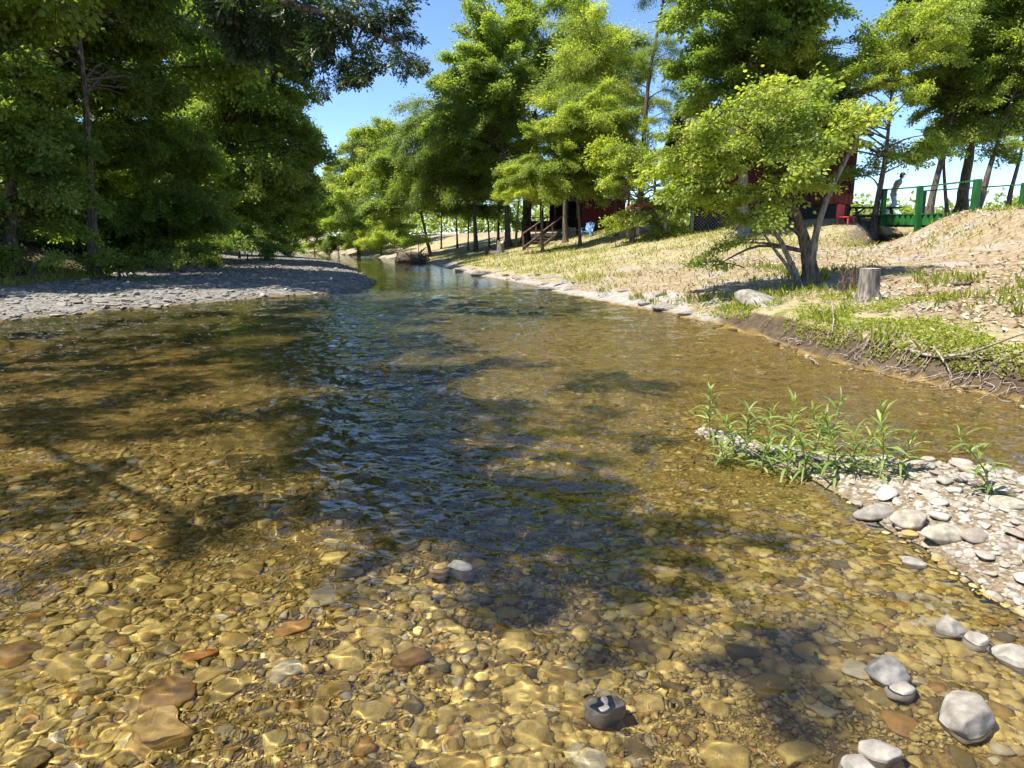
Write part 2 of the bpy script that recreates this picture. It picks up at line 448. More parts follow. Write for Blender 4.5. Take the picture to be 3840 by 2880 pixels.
# ------------------------------------------------------------------ water sheet (real ripples)
wy = [-10, -6.0, -4, -2.5, -1.5, -.8, -.3, .1, .4, .7, .95, 1.15]
y_ = 1.3
while y_ < 215:
    wy.append(y_); y_ += .009 + .0028 * max(0, y_ - 1.2) ** 1.3
wy = np.array(wy)
NU = 700
u = np.linspace(-1, 1, NU)
u = np.sign(u) * (np.abs(u) ** 1.15)
WX = u[None, :] * (1.6 + 1.05 * np.maximum(wy, 0))[:, None]
WY = np.repeat(wy[:, None], NU, 1)
dxs = np.gradient(WX, axis=1); dys = np.gradient(WY, axis=0)
sp = np.maximum(np.abs(dxs), np.abs(dys))
amp_reg = .5 + .75 * np.exp(-(((WX + .75 + .075 * WY) / 1.6) ** 2 + ((WY - 9) / 7.5) ** 2)) + .55 * np.exp(-((WY - 18.7 - .3 * WX) / 2.5) ** 2)
amp_reg += .3 * sstep(5, 9, WY)
amp_reg *= 1 - .80 * sstep(21, 25.5, WY - .16 * WX)
amp_reg *= 1 - .45 * np.exp(-(((WX - 2.0) / 1.4) ** 2 + ((WY - 3.2) / 1.6) ** 2))
amp_reg *= .7 + .75 * fbm(WX, WY, 1.4, 3)
WZ = np.zeros_like(WX)
wr = np.random.default_rng(11)
qx = WX + .10 * (fbm(WX, WY, .7, 2) - .5); qy = WY + .10 * (fbm(WX + 31, WY, .7, 2) - .5)
for k in range(96):
    lam = .036 * 1.042 ** k
    if k % 3: a = wr.normal(R(78), R(28))        # crests lie across the current
    else: a = wr.uniform(0, math.pi)
    ph = wr.uniform(0, 6.28)
    steep = .0046 * (1.35 if lam < .065 else 1.0 if lam < .35 else .6 if lam < .8 else .35)
    fil = 1 - sstep(lam / 4.5, lam / 2.4, sp)
    WZ += lam * steep * fil * np.sin((qx * math.cos(a) + qy * math.sin(a)) * 2 * math.pi / lam + ph)
WZ *= amp_reg
wi = np.arange(WX.size).reshape(WX.shape)
WQ = np.stack([wi[:-1, :-1], wi[:-1, 1:], wi[1:, 1:], wi[1:, :-1]], -1).reshape(-1, 4)
wm, wnt, wb = mat('river_water'); wnt.nodes.remove(wb)
wg = nd(wnt, 'ShaderNodeBsdfGlass'); wg.inputs['IOR'].default_value = 1.36; wg.inputs['Roughness'].default_value = 0.0
wg.inputs['Color'].default_value = (.985, .99, .98, 1)
wgeo = nd(wnt, 'ShaderNodeNewGeometry'); wmp = nd(wnt, 'ShaderNodeMapping'); wmp.inputs['Scale'].default_value = (4.2, 5.6, 1); wmp.inputs['Rotation'].default_value = (0, 0, .25)
wnt.links.new(wgeo.outputs['Position'], wmp.inputs[0])
wno = nd(wnt, 'ShaderNodeTexNoise'); wno.inputs['Scale'].default_value = 1.0; wno.inputs['Detail'].default_value = 2.5; wno.inputs['Roughness'].default_value = .5; wno.inputs['Distortion'].default_value = .4
wnt.links.new(wmp.outputs[0], wno.inputs['Vector'])
wbp = nd(wnt, 'ShaderNodeBump'); wbp.inputs['Distance'].default_value = .20
wnt.links.new(attr(wnt, 'chop'), wbp.inputs['Strength']); wnt.links.new(wno.outputs[0], wbp.inputs['Height']); wnt.links.new(wbp.outputs[0], wg.inputs['Normal'])
wnt.links.new(wg.outputs[0], wnt.nodes['Material Output'].inputs[0])
wme = np_mesh('river', np.stack([WX, WY, WZ], -1), WQ, mats=[wm])
fattr(wme, 'chop', np.clip(amp_reg * .55, 0, 1).ravel() * sstep(2.5, 8, WY).ravel() * .8)
water = obj('river', wme, kind='structure')
water['label'] = 'clear rippled shallow river water'
water.cycles.is_caustics_caster = True
def receive(o):
    o.cycles.is_caustics_receiver = True
    return o
receive(ground)
#SPLIT
# ------------------------------------------------------------------ stones
def ico(sub):
    bm = bmesh.new(); bmesh.ops.create_icosphere(bm, subdivisions=sub, radius=1.0)
    V = np.array([v.co for v in bm.verts]); T = np.array([[v.index for v in f.verts] for f in bm.faces]); bm.free()
    return V, T
ICO = {1: ico(1), 2: ico(2), 3: ico(3), 4: ico(4)}
def stone_verts(sub, g, flat=.55, cuts=9, round_=.5):
    V, T = ICO[sub]; V = V.copy()
    for _ in range(cuts):
        n = g.normal(size=3); n /= np.linalg.norm(n); h = g.uniform(.55, .92)
        d = V @ n
        V -= np.clip(d - h, 0, None)[:, None] * n * (1 - .12 * round_)
    for s, a in ((1.3, .10), (3.1, .035)):
        ph = g.uniform(0, 6, 3)
        V *= (1 + a * np.sin(V[:, 0] * s * 2 + ph[0]) * np.sin(V[:, 1] * s * 2 + ph[1]) + a * .6 * np.sin(V[:, 2] * s * 3 + ph[2]))[:, None]
    V *= np.array([g.uniform(.85, 1.3), g.uniform(.65, 1.0), flat * g.uniform(.75, 1.2)])
    return V, T
SG = np.random.default_rng(21)
STONE_ME = []
for k in range(16):
    V, T = stone_verts(3, SG, SG.uniform(.28, .5), 11 + k % 6)
    me = np_mesh('stone', V, None, T, True, [STONE]); fattr(me, 'rnd', np.zeros(len(V))); STONE_ME.append(me)
STONE_ME_B = []
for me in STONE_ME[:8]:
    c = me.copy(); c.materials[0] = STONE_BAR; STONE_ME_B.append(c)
SLABM = plain('bank_slab', (.13, .115, .095), (.33, .295, .25), 5, .9, .6)
SLAB_ME = []
for me in STONE_ME[:6]:
    c = me.copy(); c.materials[0] = SLABM; SLAB_ME.append(c)
def place_stone(parent, p, size, g, mes=STONE_ME, sink=.3, name='stone'):
    o = bpy.data.objects.new(name, mes[int(g.integers(len(mes)))])
    COL.objects.link(o); o.parent = parent
    o.location = (p[0], p[1], p[2] + size * (.5 - sink) * .5)
    o.rotation_euler = (g.normal(0, .14), g.normal(0, .14), g.uniform(0, 6.28))
    o.scale = (size * .5,) * 3
    receive(o)
    return o
def pebbles(name, pts, sizes, g, m, parent, sub=1, flat=.5, nvar=24):
    """many small stones joined into one part"""
    Vs, Rn = [], []
    T0 = ICO[sub][1]; nv = len(ICO[sub][0])
    var = np.array([stone_verts(sub, g, g.uniform(.35, .6), 5)[0] for _ in range(nvar)])
    n = len(pts)
    idx = g.integers(nvar, size=n); a = g.uniform(0, 6.28, n)
    P = var[idx] * (np.asarray(sizes) * .5)[:, None, None]
    c, s = np.cos(a)[:, None], np.sin(a)[:, None]
    X = P[:, :, 0] * c - P[:, :, 1] * s; Y = P[:, :, 0] * s + P[:, :, 1] * c
    tx, ty = g.normal(0, .2, (n, 1)), g.normal(0, .2, (n, 1))
    Z = P[:, :, 2] + X * tx + Y * ty
    V = np.stack([X, Y, Z], -1) + np.asarray(pts)[:, None, :]
    T = (T0[None] + (np.arange(n) * nv)[:, None, None]).reshape(-1, 3)
    me = np_mesh(name, V.reshape(-1, 3), None, T, True, [m])
    fattr(me, 'rnd', np.repeat(g.random(n), nv))
    o = obj(name, me, parent, kind='stuff'); receive(o)
    return o
def spread_pts(cands, sizes, gap):
    """greedy: keep candidates that do not crowd each other"""
    keep, grid = [], {}
    cell = float(np.max(sizes)) * gap
    for i, (x, y) in enumerate(cands):
        cx, cy_ = int(x // cell), int(y // cell); ok = True
        for a in (-1, 0, 1):
            for b in (-1, 0, 1):
                for j in grid.get((cx + a, cy_ + b), ()):
                    if math.hypot(x - cands[j][0], y - cands[j][1]) < gap * .5 * (sizes[i] + sizes[j]): ok = False; break
                if not ok: break
            if not ok: break
        if ok:
            grid.setdefault((cx, cy_), []).append(i); keep.append(i)
    return keep
# bed stones, singly placed where they show largest
g = np.random.default_rng(5)
cx_, cs_ = [], []
for k in range(9000):
    px, py = g.uniform(-150, 3990), 1650 + 1330 * g.random() ** .6
    p = at_z(px, py, -.16)
    sz = float(np.clip(g.lognormal(-3.0, .5), .038, .19))
    if spit_h(p.x, p.y) > -.25: continue
    cx_.append((p.x, p.y)); cs_.append(sz)
order = np.argsort(-np.array(cs_)); order = np.concatenate([order[:260][g.permutation(260)], g.permutation(order[260:])])
C_, S_ = [cx_[i] for i in order], [cs_[i] for i in order]
kp = spread_pts(C_, S_, .95)
def shown(i):
    return S_[i] / math.hypot(C_[i][0], C_[i][1], CAM_H)
kp = sorted(kp, key=shown, reverse=True)[:300]
for i in kp:
    place_stone(ground, (C_[i][0], C_[i][1], tz(*C_[i])), S_[i], g, sink=.42)
# the rest of the bed: pebbles, joined
n = 56000
px = g.uniform(-250, 4090, n); py = 1330 + 1600 * g.random(n) ** .9
P3 = np.array([at_z(a, b, -.15) for a, b in zip(px, py)])
ok = (pdist(RB, P3[:, 0], P3[:, 1]) < -.1) & (spit_h(P3[:, 0], P3[:, 1]) < .3)
P3 = P3[ok]; P3[:, 2] = terrain(P3[:, 0], P3[:, 1]) + .004
dep = np.hypot(P3[:, 1], CAM_H) * .57
sz = np.clip(g.lognormal(-3.8, .5, len(P3)) * (.5 + .36 * dep) * (.55 + .95 * sstep(.3, .7, fbm(P3[:, 0], P3[:, 1], .9, 3))), .012, .12)
pebbles('pebbles', P3, sz, g, STONE, ground)

# gravel spit: a low mound of its own with its stones
sx, sy = np.meshgrid(np.arange(1.2, 7.0, .08), np.arange(-.4, 6.2, .08))
sh = spit_h(sx, sy)
szz = np.where(sh > -.55, terrain(sx, sy) - .02 + .034 * sstep(.1, .45, sh), -.5)
si = np.arange(sx.size).reshape(sx.shape)
sq = np.stack([si[:-1, :-1], si[:-1, 1:], si[1:, 1:], si[1:, :-1]], -1).reshape(-1, 4)
keepq = (sh.ravel()[sq] > -.5).all(1)
SAND = plain('spit_gravel', (.09, .065, .035), (.24, .185, .115), 40, .9, .8)
spit = obj('gravel_spit', np_mesh('gravel_spit', np.stack([sx, sy, szz], -1), sq[keepq], mats=[SAND]), kind='structure')
spit['label'] = 'low spit of pale cobbles at the water willow plants'
receive(spit)
def spit_pts(n, lo):
    x = g.uniform(1.3, 4.4, n * 6); y = g.uniform(1.6, 6.0, n * 6); h = spit_h(x, y)
    k = h + g.normal(0, .12, n * 6) > lo
    x, y = x[k][:n], y[k][:n]
    return np.stack([x, y, terrain(x, y) + .008], -1)
Q3 = spit_pts(2600, .0)
Q3 = Q3[g.random(len(Q3)) < .25 + .75 * sstep(.0, .06, Q3[:, 2])]
zs = np.clip(g.lognormal(-2.95, .45, len(Q3)), .035, .17)
od = np.argsort(-zs)
kk = spread_pts([tuple(Q3[i][:2]) for i in od], [zs[i] for i in od], .92)[:290]
for j in kk:
    place_stone(spit, Q3[od[j]], zs[od[j]], g, sink=.18)
Q3 = spit_pts(15000, -.3)
Q3 = Q3[g.random(len(Q3)) < .3 + .7 * sstep(-.02, .05, Q3[:, 2])]
pebbles('pebbles', Q3, np.clip(g.lognormal(-3.3, .45, len(Q3)), .018, .09), g, STONE, spit)

# left gravel bar stones (parts of the bar)
bx = g.uniform(-21, -4, 18000); by = 11.5 + 42 * g.random(18000) ** 1.2
b1, b2 = -pdist(LB, bx, by), -pdist(VB, bx, by)
k = (b1 > -.15) & (b2 < .4); bx, by = bx[k], by[k]
B3 = np.stack([bx, by, terrain(bx, by)], -1)
bz = np.clip(g.lognormal(-2.35, .5, len(bx)), .05, .36)
sxb, syb = np.meshgrid(np.arange(-24, -4, .3), np.arange(4, 60, .4))
hb = terrain(sxb, syb) + .010
mb = (-pdist(LB, sxb, syb) > .02) & (-pdist(VB, sxb, syb) < .6)
bi = np.arange(sxb.size).reshape(sxb.shape)
bq = np.stack([bi[:-1, :-1], bi[:-1, 1:], bi[1:, 1:], bi[1:, :-1]], -1).reshape(-1, 4)
bq = bq[mb.ravel()[bq].all(1)]
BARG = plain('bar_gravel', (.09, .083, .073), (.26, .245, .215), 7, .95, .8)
bar = obj('gravel_bar', np_mesh('gravel_bar', np.stack([sxb, syb, hb], -1), bq, mats=[BARG]), kind='structure')
bar['label'] = 'grey gravel bar along the wooded bank'
sc_ = bz / np.hypot(bx, by)
od = np.argsort(-sc_)[:1600]
kk = spread_pts([tuple(B3[i][:2]) for i in od], [bz[i] for i in od], .9)[:280]
for j in kk:
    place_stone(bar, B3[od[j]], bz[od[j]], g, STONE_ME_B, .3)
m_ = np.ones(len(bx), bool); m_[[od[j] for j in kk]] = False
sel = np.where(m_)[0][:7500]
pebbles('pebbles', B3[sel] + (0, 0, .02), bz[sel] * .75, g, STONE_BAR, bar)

# the rocks one can single out
def rock(px, py, w, flat, label, col=None, seed=0, rot=0, z=None, sink=.25, tilt=(0, 0), name='rock', cuts=8, mat_=None, up=None):
    p0 = at_z(px, py, 0.0); zz = tz(p0.x, p0.y) if z is None else z
    p = at_z(px, py, max(zz, -.15)); zz = tz(p.x, p.y)
    gg = np.random.default_rng(seed + 100)
    V, T = stone_verts(4, gg, flat, cuts)
    V = V / np.abs(V[:, :2]).max() * w * .5
    hz = -V[:, 2].min()
    if up is not None:                      # stands on the bed and rises out of the water
        q_ = at_z(px, py, hz * up); p = Vector((q_.x, q_.y, 0)); zz = tz(p.x, p.y); zc_ = hz * up
        k_ = max(1.0, (zc_ - zz + .02) / hz)
        spread_ = 1 + .35 * np.clip(-V[:, 2] / hz, 0, 1)
        V[:, 0] *= spread_; V[:, 1] *= spread_
        V[:, 2] = np.where(V[:, 2] < 0, V[:, 2] * k_, V[:, 2])
    me = np_mesh(name, V, None, T, True, [mat_ or STONE]); fattr(me, 'rnd', np.full(len(V), col if col is not None else 0.0))
    o = obj(name, me, None, label, 'rock', loc=(p.x, p.y, zz + hz * (1 - 2 * sink) if up is None else zc_))
    o.rotation_euler = (tilt[0], tilt[1], rot)
    return receive(o)
ROCKD = plain('dark_wet_rock', (.05, .048, .042), (.27, .245, .21), 7, .6, .6, spec=.4)
ROCKP = plain('pale_rock', (.17, .15, .12), (.36, .325, .27), 11, .85, .7)
ROCKY = plain('yellow_rock', (.30, .19, .06), (.46, .32, .12), 9, .8, .3)
ROCKG = plain('speckled_rock', (.22, .19, .14), (.40, .36, .275), 18, .85, .5)
ROCKA = plain('amber_rock', (.10, .055, .015), (.30, .17, .04), 6, .6, .3)
ROCKO = plain('orange_rock', (.26, .10, .025), (.44, .21, .05), 8, .6, .3)
rock(3604, 2690, .25, .5, 'large pale flat-topped angular rock standing out of the shallows in the bottom corner', up=0.0, seed=1, mat_=ROCKP, sink=-.1, rot=.6, cuts=14)
rock(3322, 2520, .17, .75, 'angular rock with a dark wet side and a pale top', up=0.1, seed=2, mat_=ROCKD, sink=-.05, cuts=14)
rock(3297, 2815, .14, .6, 'smooth oval pinkish rock half out of the water at the bottom edge', up=0.0, seed=3, mat_=ROCKP, sink=0.05, cuts=3)
rock(3225, 2870, .11, .6, 'knobbly white rock cut by the bottom edge of the picture', up=0.1, seed=4, mat_=ROCKP, sink=0, cuts=12)
rock(3380, 2580, .11, .35, 'thin white flat rock lying just below the dark-sided one', up=0.0, seed=5, mat_=ROCKP, sink=-.2)
rock(3573, 2360, .15, .55, 'white blunt rock alone in the shallows off the spit', up=0.05, seed=6, mat_=ROCKP, sink=-.1, cuts=6)
rock(3668, 2400, .10, .8, 'small white upright rock beside the blunt one', up=0.1, seed=7, mat_=ROCKP, sink=-.1, cuts=12)
rock(3820, 2470, .2, .4, 'long pale rock cut by the right-hand edge of the picture', up=0.05, seed=8, mat_=ROCKP, sink=-.1, rot=2.4)
rock(3275, 1950, .25, .6, 'biggest pale rounded boulder at the tip of the spit', seed=9, mat_=ROCKP, sink=.1, cuts=4)
rock(3415, 1965, .21, .6, 'cream boulder with a brown blotch beside the biggest one', seed=10, mat_=ROCKG, sink=.1, cuts=5)
rock(3545, 2000, .26, .55, 'speckled grey-brown boulder on the spit edge', seed=11, mat_=ROCKG, sink=.15, cuts=6)
rock(3408, 2025, .1, .75, 'small smooth yellow rock in front of the cream boulder', seed=12, mat_=ROCKY, sink=.0, cuts=3)
rock(3275, 2010, .13, .4, 'flat white rock lying at the foot of the biggest boulder', seed=13, mat_=ROCKP, sink=.05, rot=2.6)
rock(3420, 2105, .14, .4, 'long pinkish rock lying on the water near the spit', up=0.1, seed=14, mat_=ROCKP, sink=-.3, rot=2.6, cuts=3)
rock(3770, 1905, .24, .45, 'broad flat grey boulder under the lone bent plant', seed=15, mat_=ROCKG, sink=.1)
rock(2270, 2660, .15, .7, 'mossy dark rock poking out of the water near the bottom middle', up=-.6, seed=16, mat_=ROCKD, sink=.0, cuts=10)
rock(1545, 2540, .17, .8, 'rusty brown rounded boulder under the water', seed=18, mat_=ROCKA, sink=.25, cuts=4)
rock(600, 2815, .27, .4, 'large flat golden slab under the water at the bottom edge', seed=19, mat_=ROCKY, sink=.2, cuts=12)
rock(765, 2525, .14, .45, 'orange stone under the water', seed=20, mat_=ROCKO, sink=.2, cuts=5)
rock(60, 2520, .26, .45, 'large olive-brown boulder under the water at the picture edge', seed=21, mat_=ROCKA, sink=.2, cuts=4)
rock(620, 2670, .24, .4, 'big dark brown rounded stone under the water', seed=22, mat_=ROCKA, sink=.25, cuts=4)
rock(2035, 1790, .2, .3, 'flat golden slab alone in mid-stream', up=-0.6, seed=23, mat_=ROCKY, sink=-.3, cuts=10)
rock(1650, 2140, .13, .6, 'yellow-brown stone breaking the surface in a little row', up=-.8, seed=24, mat_=ROCKY, sink=-.15, cuts=6)
rock(1720, 2135, .15, .55, 'grey stone breaking the surface in a little row', up=-.8, seed=25, mat_=ROCKG, sink=-.2, cuts=6)

# ------------------------------------------------------------------ foliage
def leaf_shape(kind, L, W):
    if kind == 'oak':
        o = [(0, 0, 0), (.18, .12, .0), (.3, .30, .02), (.42, .16, .01), (.56, .46, .03), (.68, .22, .01), (.82, .34, .02), (1, 0, -.04)]
        P = [(a, b, c) for a, b, c in o] + [(a, -b, c) for a, b, c in o[1:-1]]
        mid = [(.3, 0, -.02), (.6, 0, -.03)]
        V = np.array(P + mid) * (L, W, L)
        n = len(o)
        loop = list(range(n)) + list(range(n, len(P)))[::-1]
        T = []
        for i in range(len(loop)):
            a, b = loop[i], loop[(i + 1) % len(loop)]
            T.append((a, b, len(P) + (0 if (V[a, 0] + V[b, 0]) / 2 < .45 * L else 1)))
        return V, np.array(T)
    V = np.array([(0, 0, 0), (.35, .5, .05), (.75, .32, .02), (1, 0, -.08), (.75, -.32, .02), (.35, -.5, .05)]) * (L, W, L)
    return V, np.array([(0, 1, 5), (1, 2, 4), (1, 4, 5), (2, 3, 4)])
def branch_mesh(seed, kind, Rr, nl, L, W, twigs=30, droop=.25, thick=.22, width=.75):
    """a leafy bough pointing along +x: a drooping axis, side twigs in a flattish fan, single leaves along them"""
    g = np.random.default_rng(seed)
    LV, LT = leaf_shape(kind, 1, 1)
    mb = MB()
    ta = np.linspace(0, 1, 9)
    bend = g.normal(0, .18)
    axis_ = np.stack([Rr * (-1 + 2 * ta), Rr * bend * np.sin(ta * 3), Rr * (.18 * np.sin(ta * 2.2) - droop * ta ** 2)], -1)
    mb.tube([tuple(p) for p in axis_], np.linspace(.022, .003, 9) * Rr, 4, False)
    pos, dirs = [], []
    per = g.multinomial(nl, np.ones(twigs) / twigs)
    for i in range(twigs):
        t0 = g.uniform(.08, 1) ** .8
        s0 = np.array([np.interp(t0, ta, axis_[:, c]) for c in range(3)])
        side = 1 if i % 2 else -1
        an = side * R(g.uniform(18, 75)) * (1.25 - .7 * t0)
        ln = Rr * width * (1.15 - .65 * abs(t0 - .35) - .25 * t0) * g.uniform(.5, 1.15)
        d = np.array((math.cos(an), math.sin(an), g.normal(.05, thick * 1.3))); d /= np.linalg.norm(d)
        bb = np.array((0, 0, -droop * ln * g.uniform(.4, 1.1)))
        pts = [s0 + d * ln * t + bb * t * t for t in (0, .35, .7, 1.0)]
        mb.tube([tuple(p) for p in pts], np.array([.008, .006, .004, .0015]) * Rr, 3, False)
        t = g.uniform(.12, 1.03, per[i])
        sd = g.normal(size=(per[i], 3)) * (.10 * Rr, .10 * Rr, thick * .28 * Rr)
        p = s0 + d * ln * t[:, None] + bb * (t * t)[:, None] + sd
        pos.append(p); dirs.append(np.repeat(d[None], per[i], 0) * .8 + sd / (.16 * Rr))
    pos = np.concatenate(pos); dirs = np.concatenate(dirs); n = len(pos)
    dirs[:, 2] -= droop * .8 + g.uniform(0, .5, n)
    X = dirs / np.linalg.norm(dirs, axis=1)[:, None]
    up = g.normal(0, .62, (n, 3)) + (0, 0, 1)
    Y = np.cross(up, X); Y /= np.linalg.norm(Y, axis=1)[:, None] + 1e-9
    Z = np.cross(X, Y)
    sc = g.uniform(.6, 1.25, n)
    A = LV[None, :, 0, None] * X[:, None] * (L * sc)[:, None, None] + LV[None, :, 1, None] * Y[:, None] * (W * sc)[:, None, None] + LV[None, :, 2, None] * Z[:, None] * (L * sc)[:, None, None]
    V = (A + pos[:, None]).reshape(-1, 3)
    T = (LT[None] + (np.arange(n) * len(LV))[:, None, None]).reshape(-1, 3)
    WV = np.concatenate(mb.V); WQ = np.concatenate(mb.Q)
    nV = len(WV)
    me = np_mesh('leafy_branch', np.concatenate([WV, V]), WQ, T + nV, False, [TWIG, LEAF['mid']],
                 np.concatenate([np.zeros(len(WQ), int), np.ones(len(T), int)]))
    r = np.concatenate([np.zeros(nV), np.repeat(np.clip(g.normal(.5, .27, n), 0, 1), len(LV))])
    fattr(me, 'rnd', r)
    return me
BR = {
    'broad': [branch_mesh(31 + k, 'broad', 1.5, 1650, .122, .088, 34) for k in range(5)],
    'small': [branch_mesh(51 + k, 'broad', .8, 620, .088, .064, 24, .3) for k in range(5)],
    'fine': [branch_mesh(71 + k, 'fine', 1.5, 2300, .105, .042, 40, .6, .3) for k in range(4)],
    'oak': [branch_mesh(91 + k, 'oak', .75, 300, .16, .105, 18, .4, .3) for k in range(4)],
    'far': [branch_mesh(111 + k, 'broad', 2.2, 1700, .19, .14, 34) for k in range(3)],
}
BRR = {'broad': 1.5, 'small': .8, 'fine': 1.5, 'oak': .75, 'far': 2.2}
def add_branch(parent, kind, p, s, g, leaf, out=None):
    o = bpy.data.objects.new('leafy_branch', BR[kind][int(g.integers(len(BR[kind])))])
    COL.objects.link(o); o.parent = parent
    o.location = Vector(p) - parent.location
    if out is None or Vector(out).xy.length < .05: yaw, pitch = g.uniform(0, 6.28), 0
    else:
        yaw = math.atan2(out[1], out[0]) + g.normal(0, .45); pitch = max(-.5, min(1.1, math.atan2(out[2], Vector(out).xy.length) * .7))
    o.rotation_euler = (g.normal(0, .3), -pitch + g.normal(0, .2), yaw)
    o.scale = (s * g.uniform(.85, 1.15), s * g.uniform(.8, 1.15), s * g.uniform(.8, 1.2))
    sl = o.material_slots[1]; sl.link = 'OBJECT'; sl.material = LEAF[leaf]
    return o
def fill(ells, spacing, g, shell=.35, most=70):
    """branch centres spread through ellipsoids (cx,cy,cz,rx,ry,rz)"""
    out = []
    for (c, r) in ells:
        vol = 4.19 * r[0] * r[1] * r[2]
        want = int(max(3, min(most, vol / (spacing ** 3 * .5))))
        tries, got = 0, []
        while len(got) < want and tries < want * 30:
            tries += 1
            v = g.normal(size=3); v /= np.linalg.norm(v); q = g.random() ** (1 / 3.)
            q = max(q, g.uniform(shell, 1)) * g.choice([1, 1, 1, 1.18])
            p = np.array(c) + v * q * np.array(r)
            w_ = p / (spacing * 2.1) + len(ells)
            if math.sin(w_[0] * 2.1 + math.sin(w_[2] * 1.7)) * math.sin(w_[2] * 2.3 + 1.3 * math.sin(w_[1])) < -.42: continue
            if all(np.linalg.norm((p - o_) * (1, 1, 1.2)) > spacing * .72 for o_ in out[-150:]):
                out.append(p); got.append(p)
    return out
def px_ell(px, py, y, rx, ry, rd):
    c = at(px, py, y); k = depth_of(c) / F_PX
    return (np.array(c), (rx * k, rd, ry * k))
def tree(name, label, base, path, r0, ells, kind, s, leaf, seed, high=(), bark=None, group=None, spacing=None, cat='tree', limbs=.6, most=70, extra=(), branches_from=.25, sides=9):
    """path: world points of the trunk above the base; ells: crown ellipsoids"""
    g = np.random.default_rng(seed)
    base = Vector(base)
    root = obj(name, None, None, label, cat, group, loc=base)
    pts = curve([base + Vector((0, 0, -.25)), base + Vector((0, 0, .25))] + [Vector(p) for p in path], 5)
    hz = [max(0.0, (p.z - base.z)) for p in pts]; H = max(hz) + .01
    rad = [r0 * (1.0 - .86 * (h / H) ** .85) + r0 * .55 * math.exp(-h / (r0 * 2.2)) for h in hz]
    mb = MB(); mb.tube([p - base for p in pts], rad, sides, True, .16, seed)
    sp = spacing or BRR[kind] * s * .95
    ells = [(c, tuple(max(q - .5 * BRR[kind] * s, .35 * q) for q in r)) for c, r in ells]
    sp *= .78
    cl = fill(ells, sp, g, most=most) + [np.array(e) for e in extra]
    for p in fill(high, 2.1, g, most=30):
        add_branch(root, 'far', p, g.uniform(.75, 1.1), g, leaf)
    for p in cl:
        p = Vector(p.tolist())
        qn = min(pts, key=lambda t: (t - p).length + max(0, t.z - p.z) * 2)
        add_branch(root, kind, p, s * g.uniform(.7, 1.3), g, leaf, p - qn - Vector((0, 0, .25 * (p - qn).length)))
        if g.random() < limbs:
            # limb from the trunk, a little below the branch
            cand = [(i, (q - p).length + max(0, q.z - p.z + .4) * 3) for i, q in enumerate(pts) if q.z - base.z > branches_from * H * .6]
            if not cand: continue
            i = min(cand, key=lambda t: t[1])[0]; q = pts[i]
            dl = (p - q).length
            if dl < .2: continue
            m = (p + q) / 2 + Vector((g.normal(0, .07), g.normal(0, .07), .10 + g.normal(0, .05))) * dl
            rr = min(rad[i] * .55, .018 * dl + .015)
            mb.tube([v - base for v in curve([q, m, p], 4)], np.linspace(rr, rr * .25, 9), 5, False)
    mb.build('trunk', bark or BARK, root, True)
    return root
#SPLIT2
# ------------------------------------------------------------------ trees
def pt(name, label, base, path, r0, crown, kind, s, leaf, seed, y=None, high=(), **k):
    """a tree given by where it shows in the photo; y: its distance ahead when its foot is hidden"""
    if y is None:
        b = ground_at(*base); y = b.y
    else:
        y = y * KY; p = at(base[0], base[1], y); b = Vector((p.x, y, tz(p.x, y)))
    pth = [at(q[0], q[1], y + (q[2] if len(q) > 2 else 0)) for q in path]
    ells = [px_ell(c[0], c[1], y + (c[5] if len(c) > 5 else 0), c[2], c[3], c[4]) for c in crown]
    hi = [px_ell(c[0], c[1], y, c[2], c[3], c[4]) for c in high]
    return tree(name, label, b, pth, r0, ells, kind, s, leaf, seed, high=hi, **k)

# right bank, near
R1 = pt('maple_tree', 'small multi-stemmed yellow-green tree leaning over the grassy bank by the sawn stump', (3035, 1065),
   [(3030, 960), (3005, 860), (2960, 740), (2900, 600), (2850, 450), (2830, 330)], .16,
   [(2850, 400, 270, 130, 1.3), (2720, 560, 300, 140, 1.3), (2980, 560, 230, 150, 1.2), (2860, 700, 260, 120, 1.1), (2600, 720, 130, 90, .8), (2880, 830, 110, 80, .7), (2790, 900, 70, 60, .5), (2680, 1000, 50, 50, .3), (3130, 470, 120, 110, .8)],
   'small', .86, 'bright', 201, spacing=.86, most=34, limbs=.6)
b1 = R1.location
stem = MB()
for path, r in (([(3010, 1060), (2965, 985), (2925, 900), (2880, 840), (2830, 740)], .07), ([(3045, 1000), (3055, 900), (3085, 790), (3130, 680), (3190, 560), (3250, 440)], .085), ([(3000, 1060), (2960, 1010), (2900, 930), (2860, 870)], .05)):
    pp = [at(a, b_, b1.y - .1) - b1 for a, b_ in path]
    if path[0][1] > 1020: pp[0].z = min(pp[0].z, 0) - .1
    stem.tube(curve(pp, 5), np.linspace(r, r * .45, 5 * (len(pp) - 1) + 1), 8, True, .12, 4)
stem.build('stem', BARKM, R1, True)
pt('ash_tree', 'slender yellow-green tree with a pale straight trunk beside the picnic table', (3272, 880),
   [(3290, 760), (3315, 620), (3335, 450), (3350, 250)], .15,
   [(3250, 330, 260, 180, 1.8), (3420, 180, 220, 170, 1.6), (3130, 520, 140, 100, 1.2), (3420, 560, 150, 90, 1.2), (3240, 640, 90, 60, .9), (3080, 250, 120, 130, 1.2)],
   'small', .95, 'bright', 202, spacing=1.0, most=30)
pt('hickory_tree', 'tall deep-green tree with a thick pale trunk in front of the big red cabin', (2785, 885),
   [(2785, 760), (2790, 600), (2800, 350), (2830, 100)], .26,
   [(2800, 180, 240, 180, 2.2), (2950, 330, 170, 170, 2, 1), (2720, 400, 160, 120, 2), (2900, 60, 200, 90, 2)],
   'broad', .85, 'dark', 203, high=[(2850, -150, 300, 200, 3)], spacing=1.25, bark=BARKP, most=32)
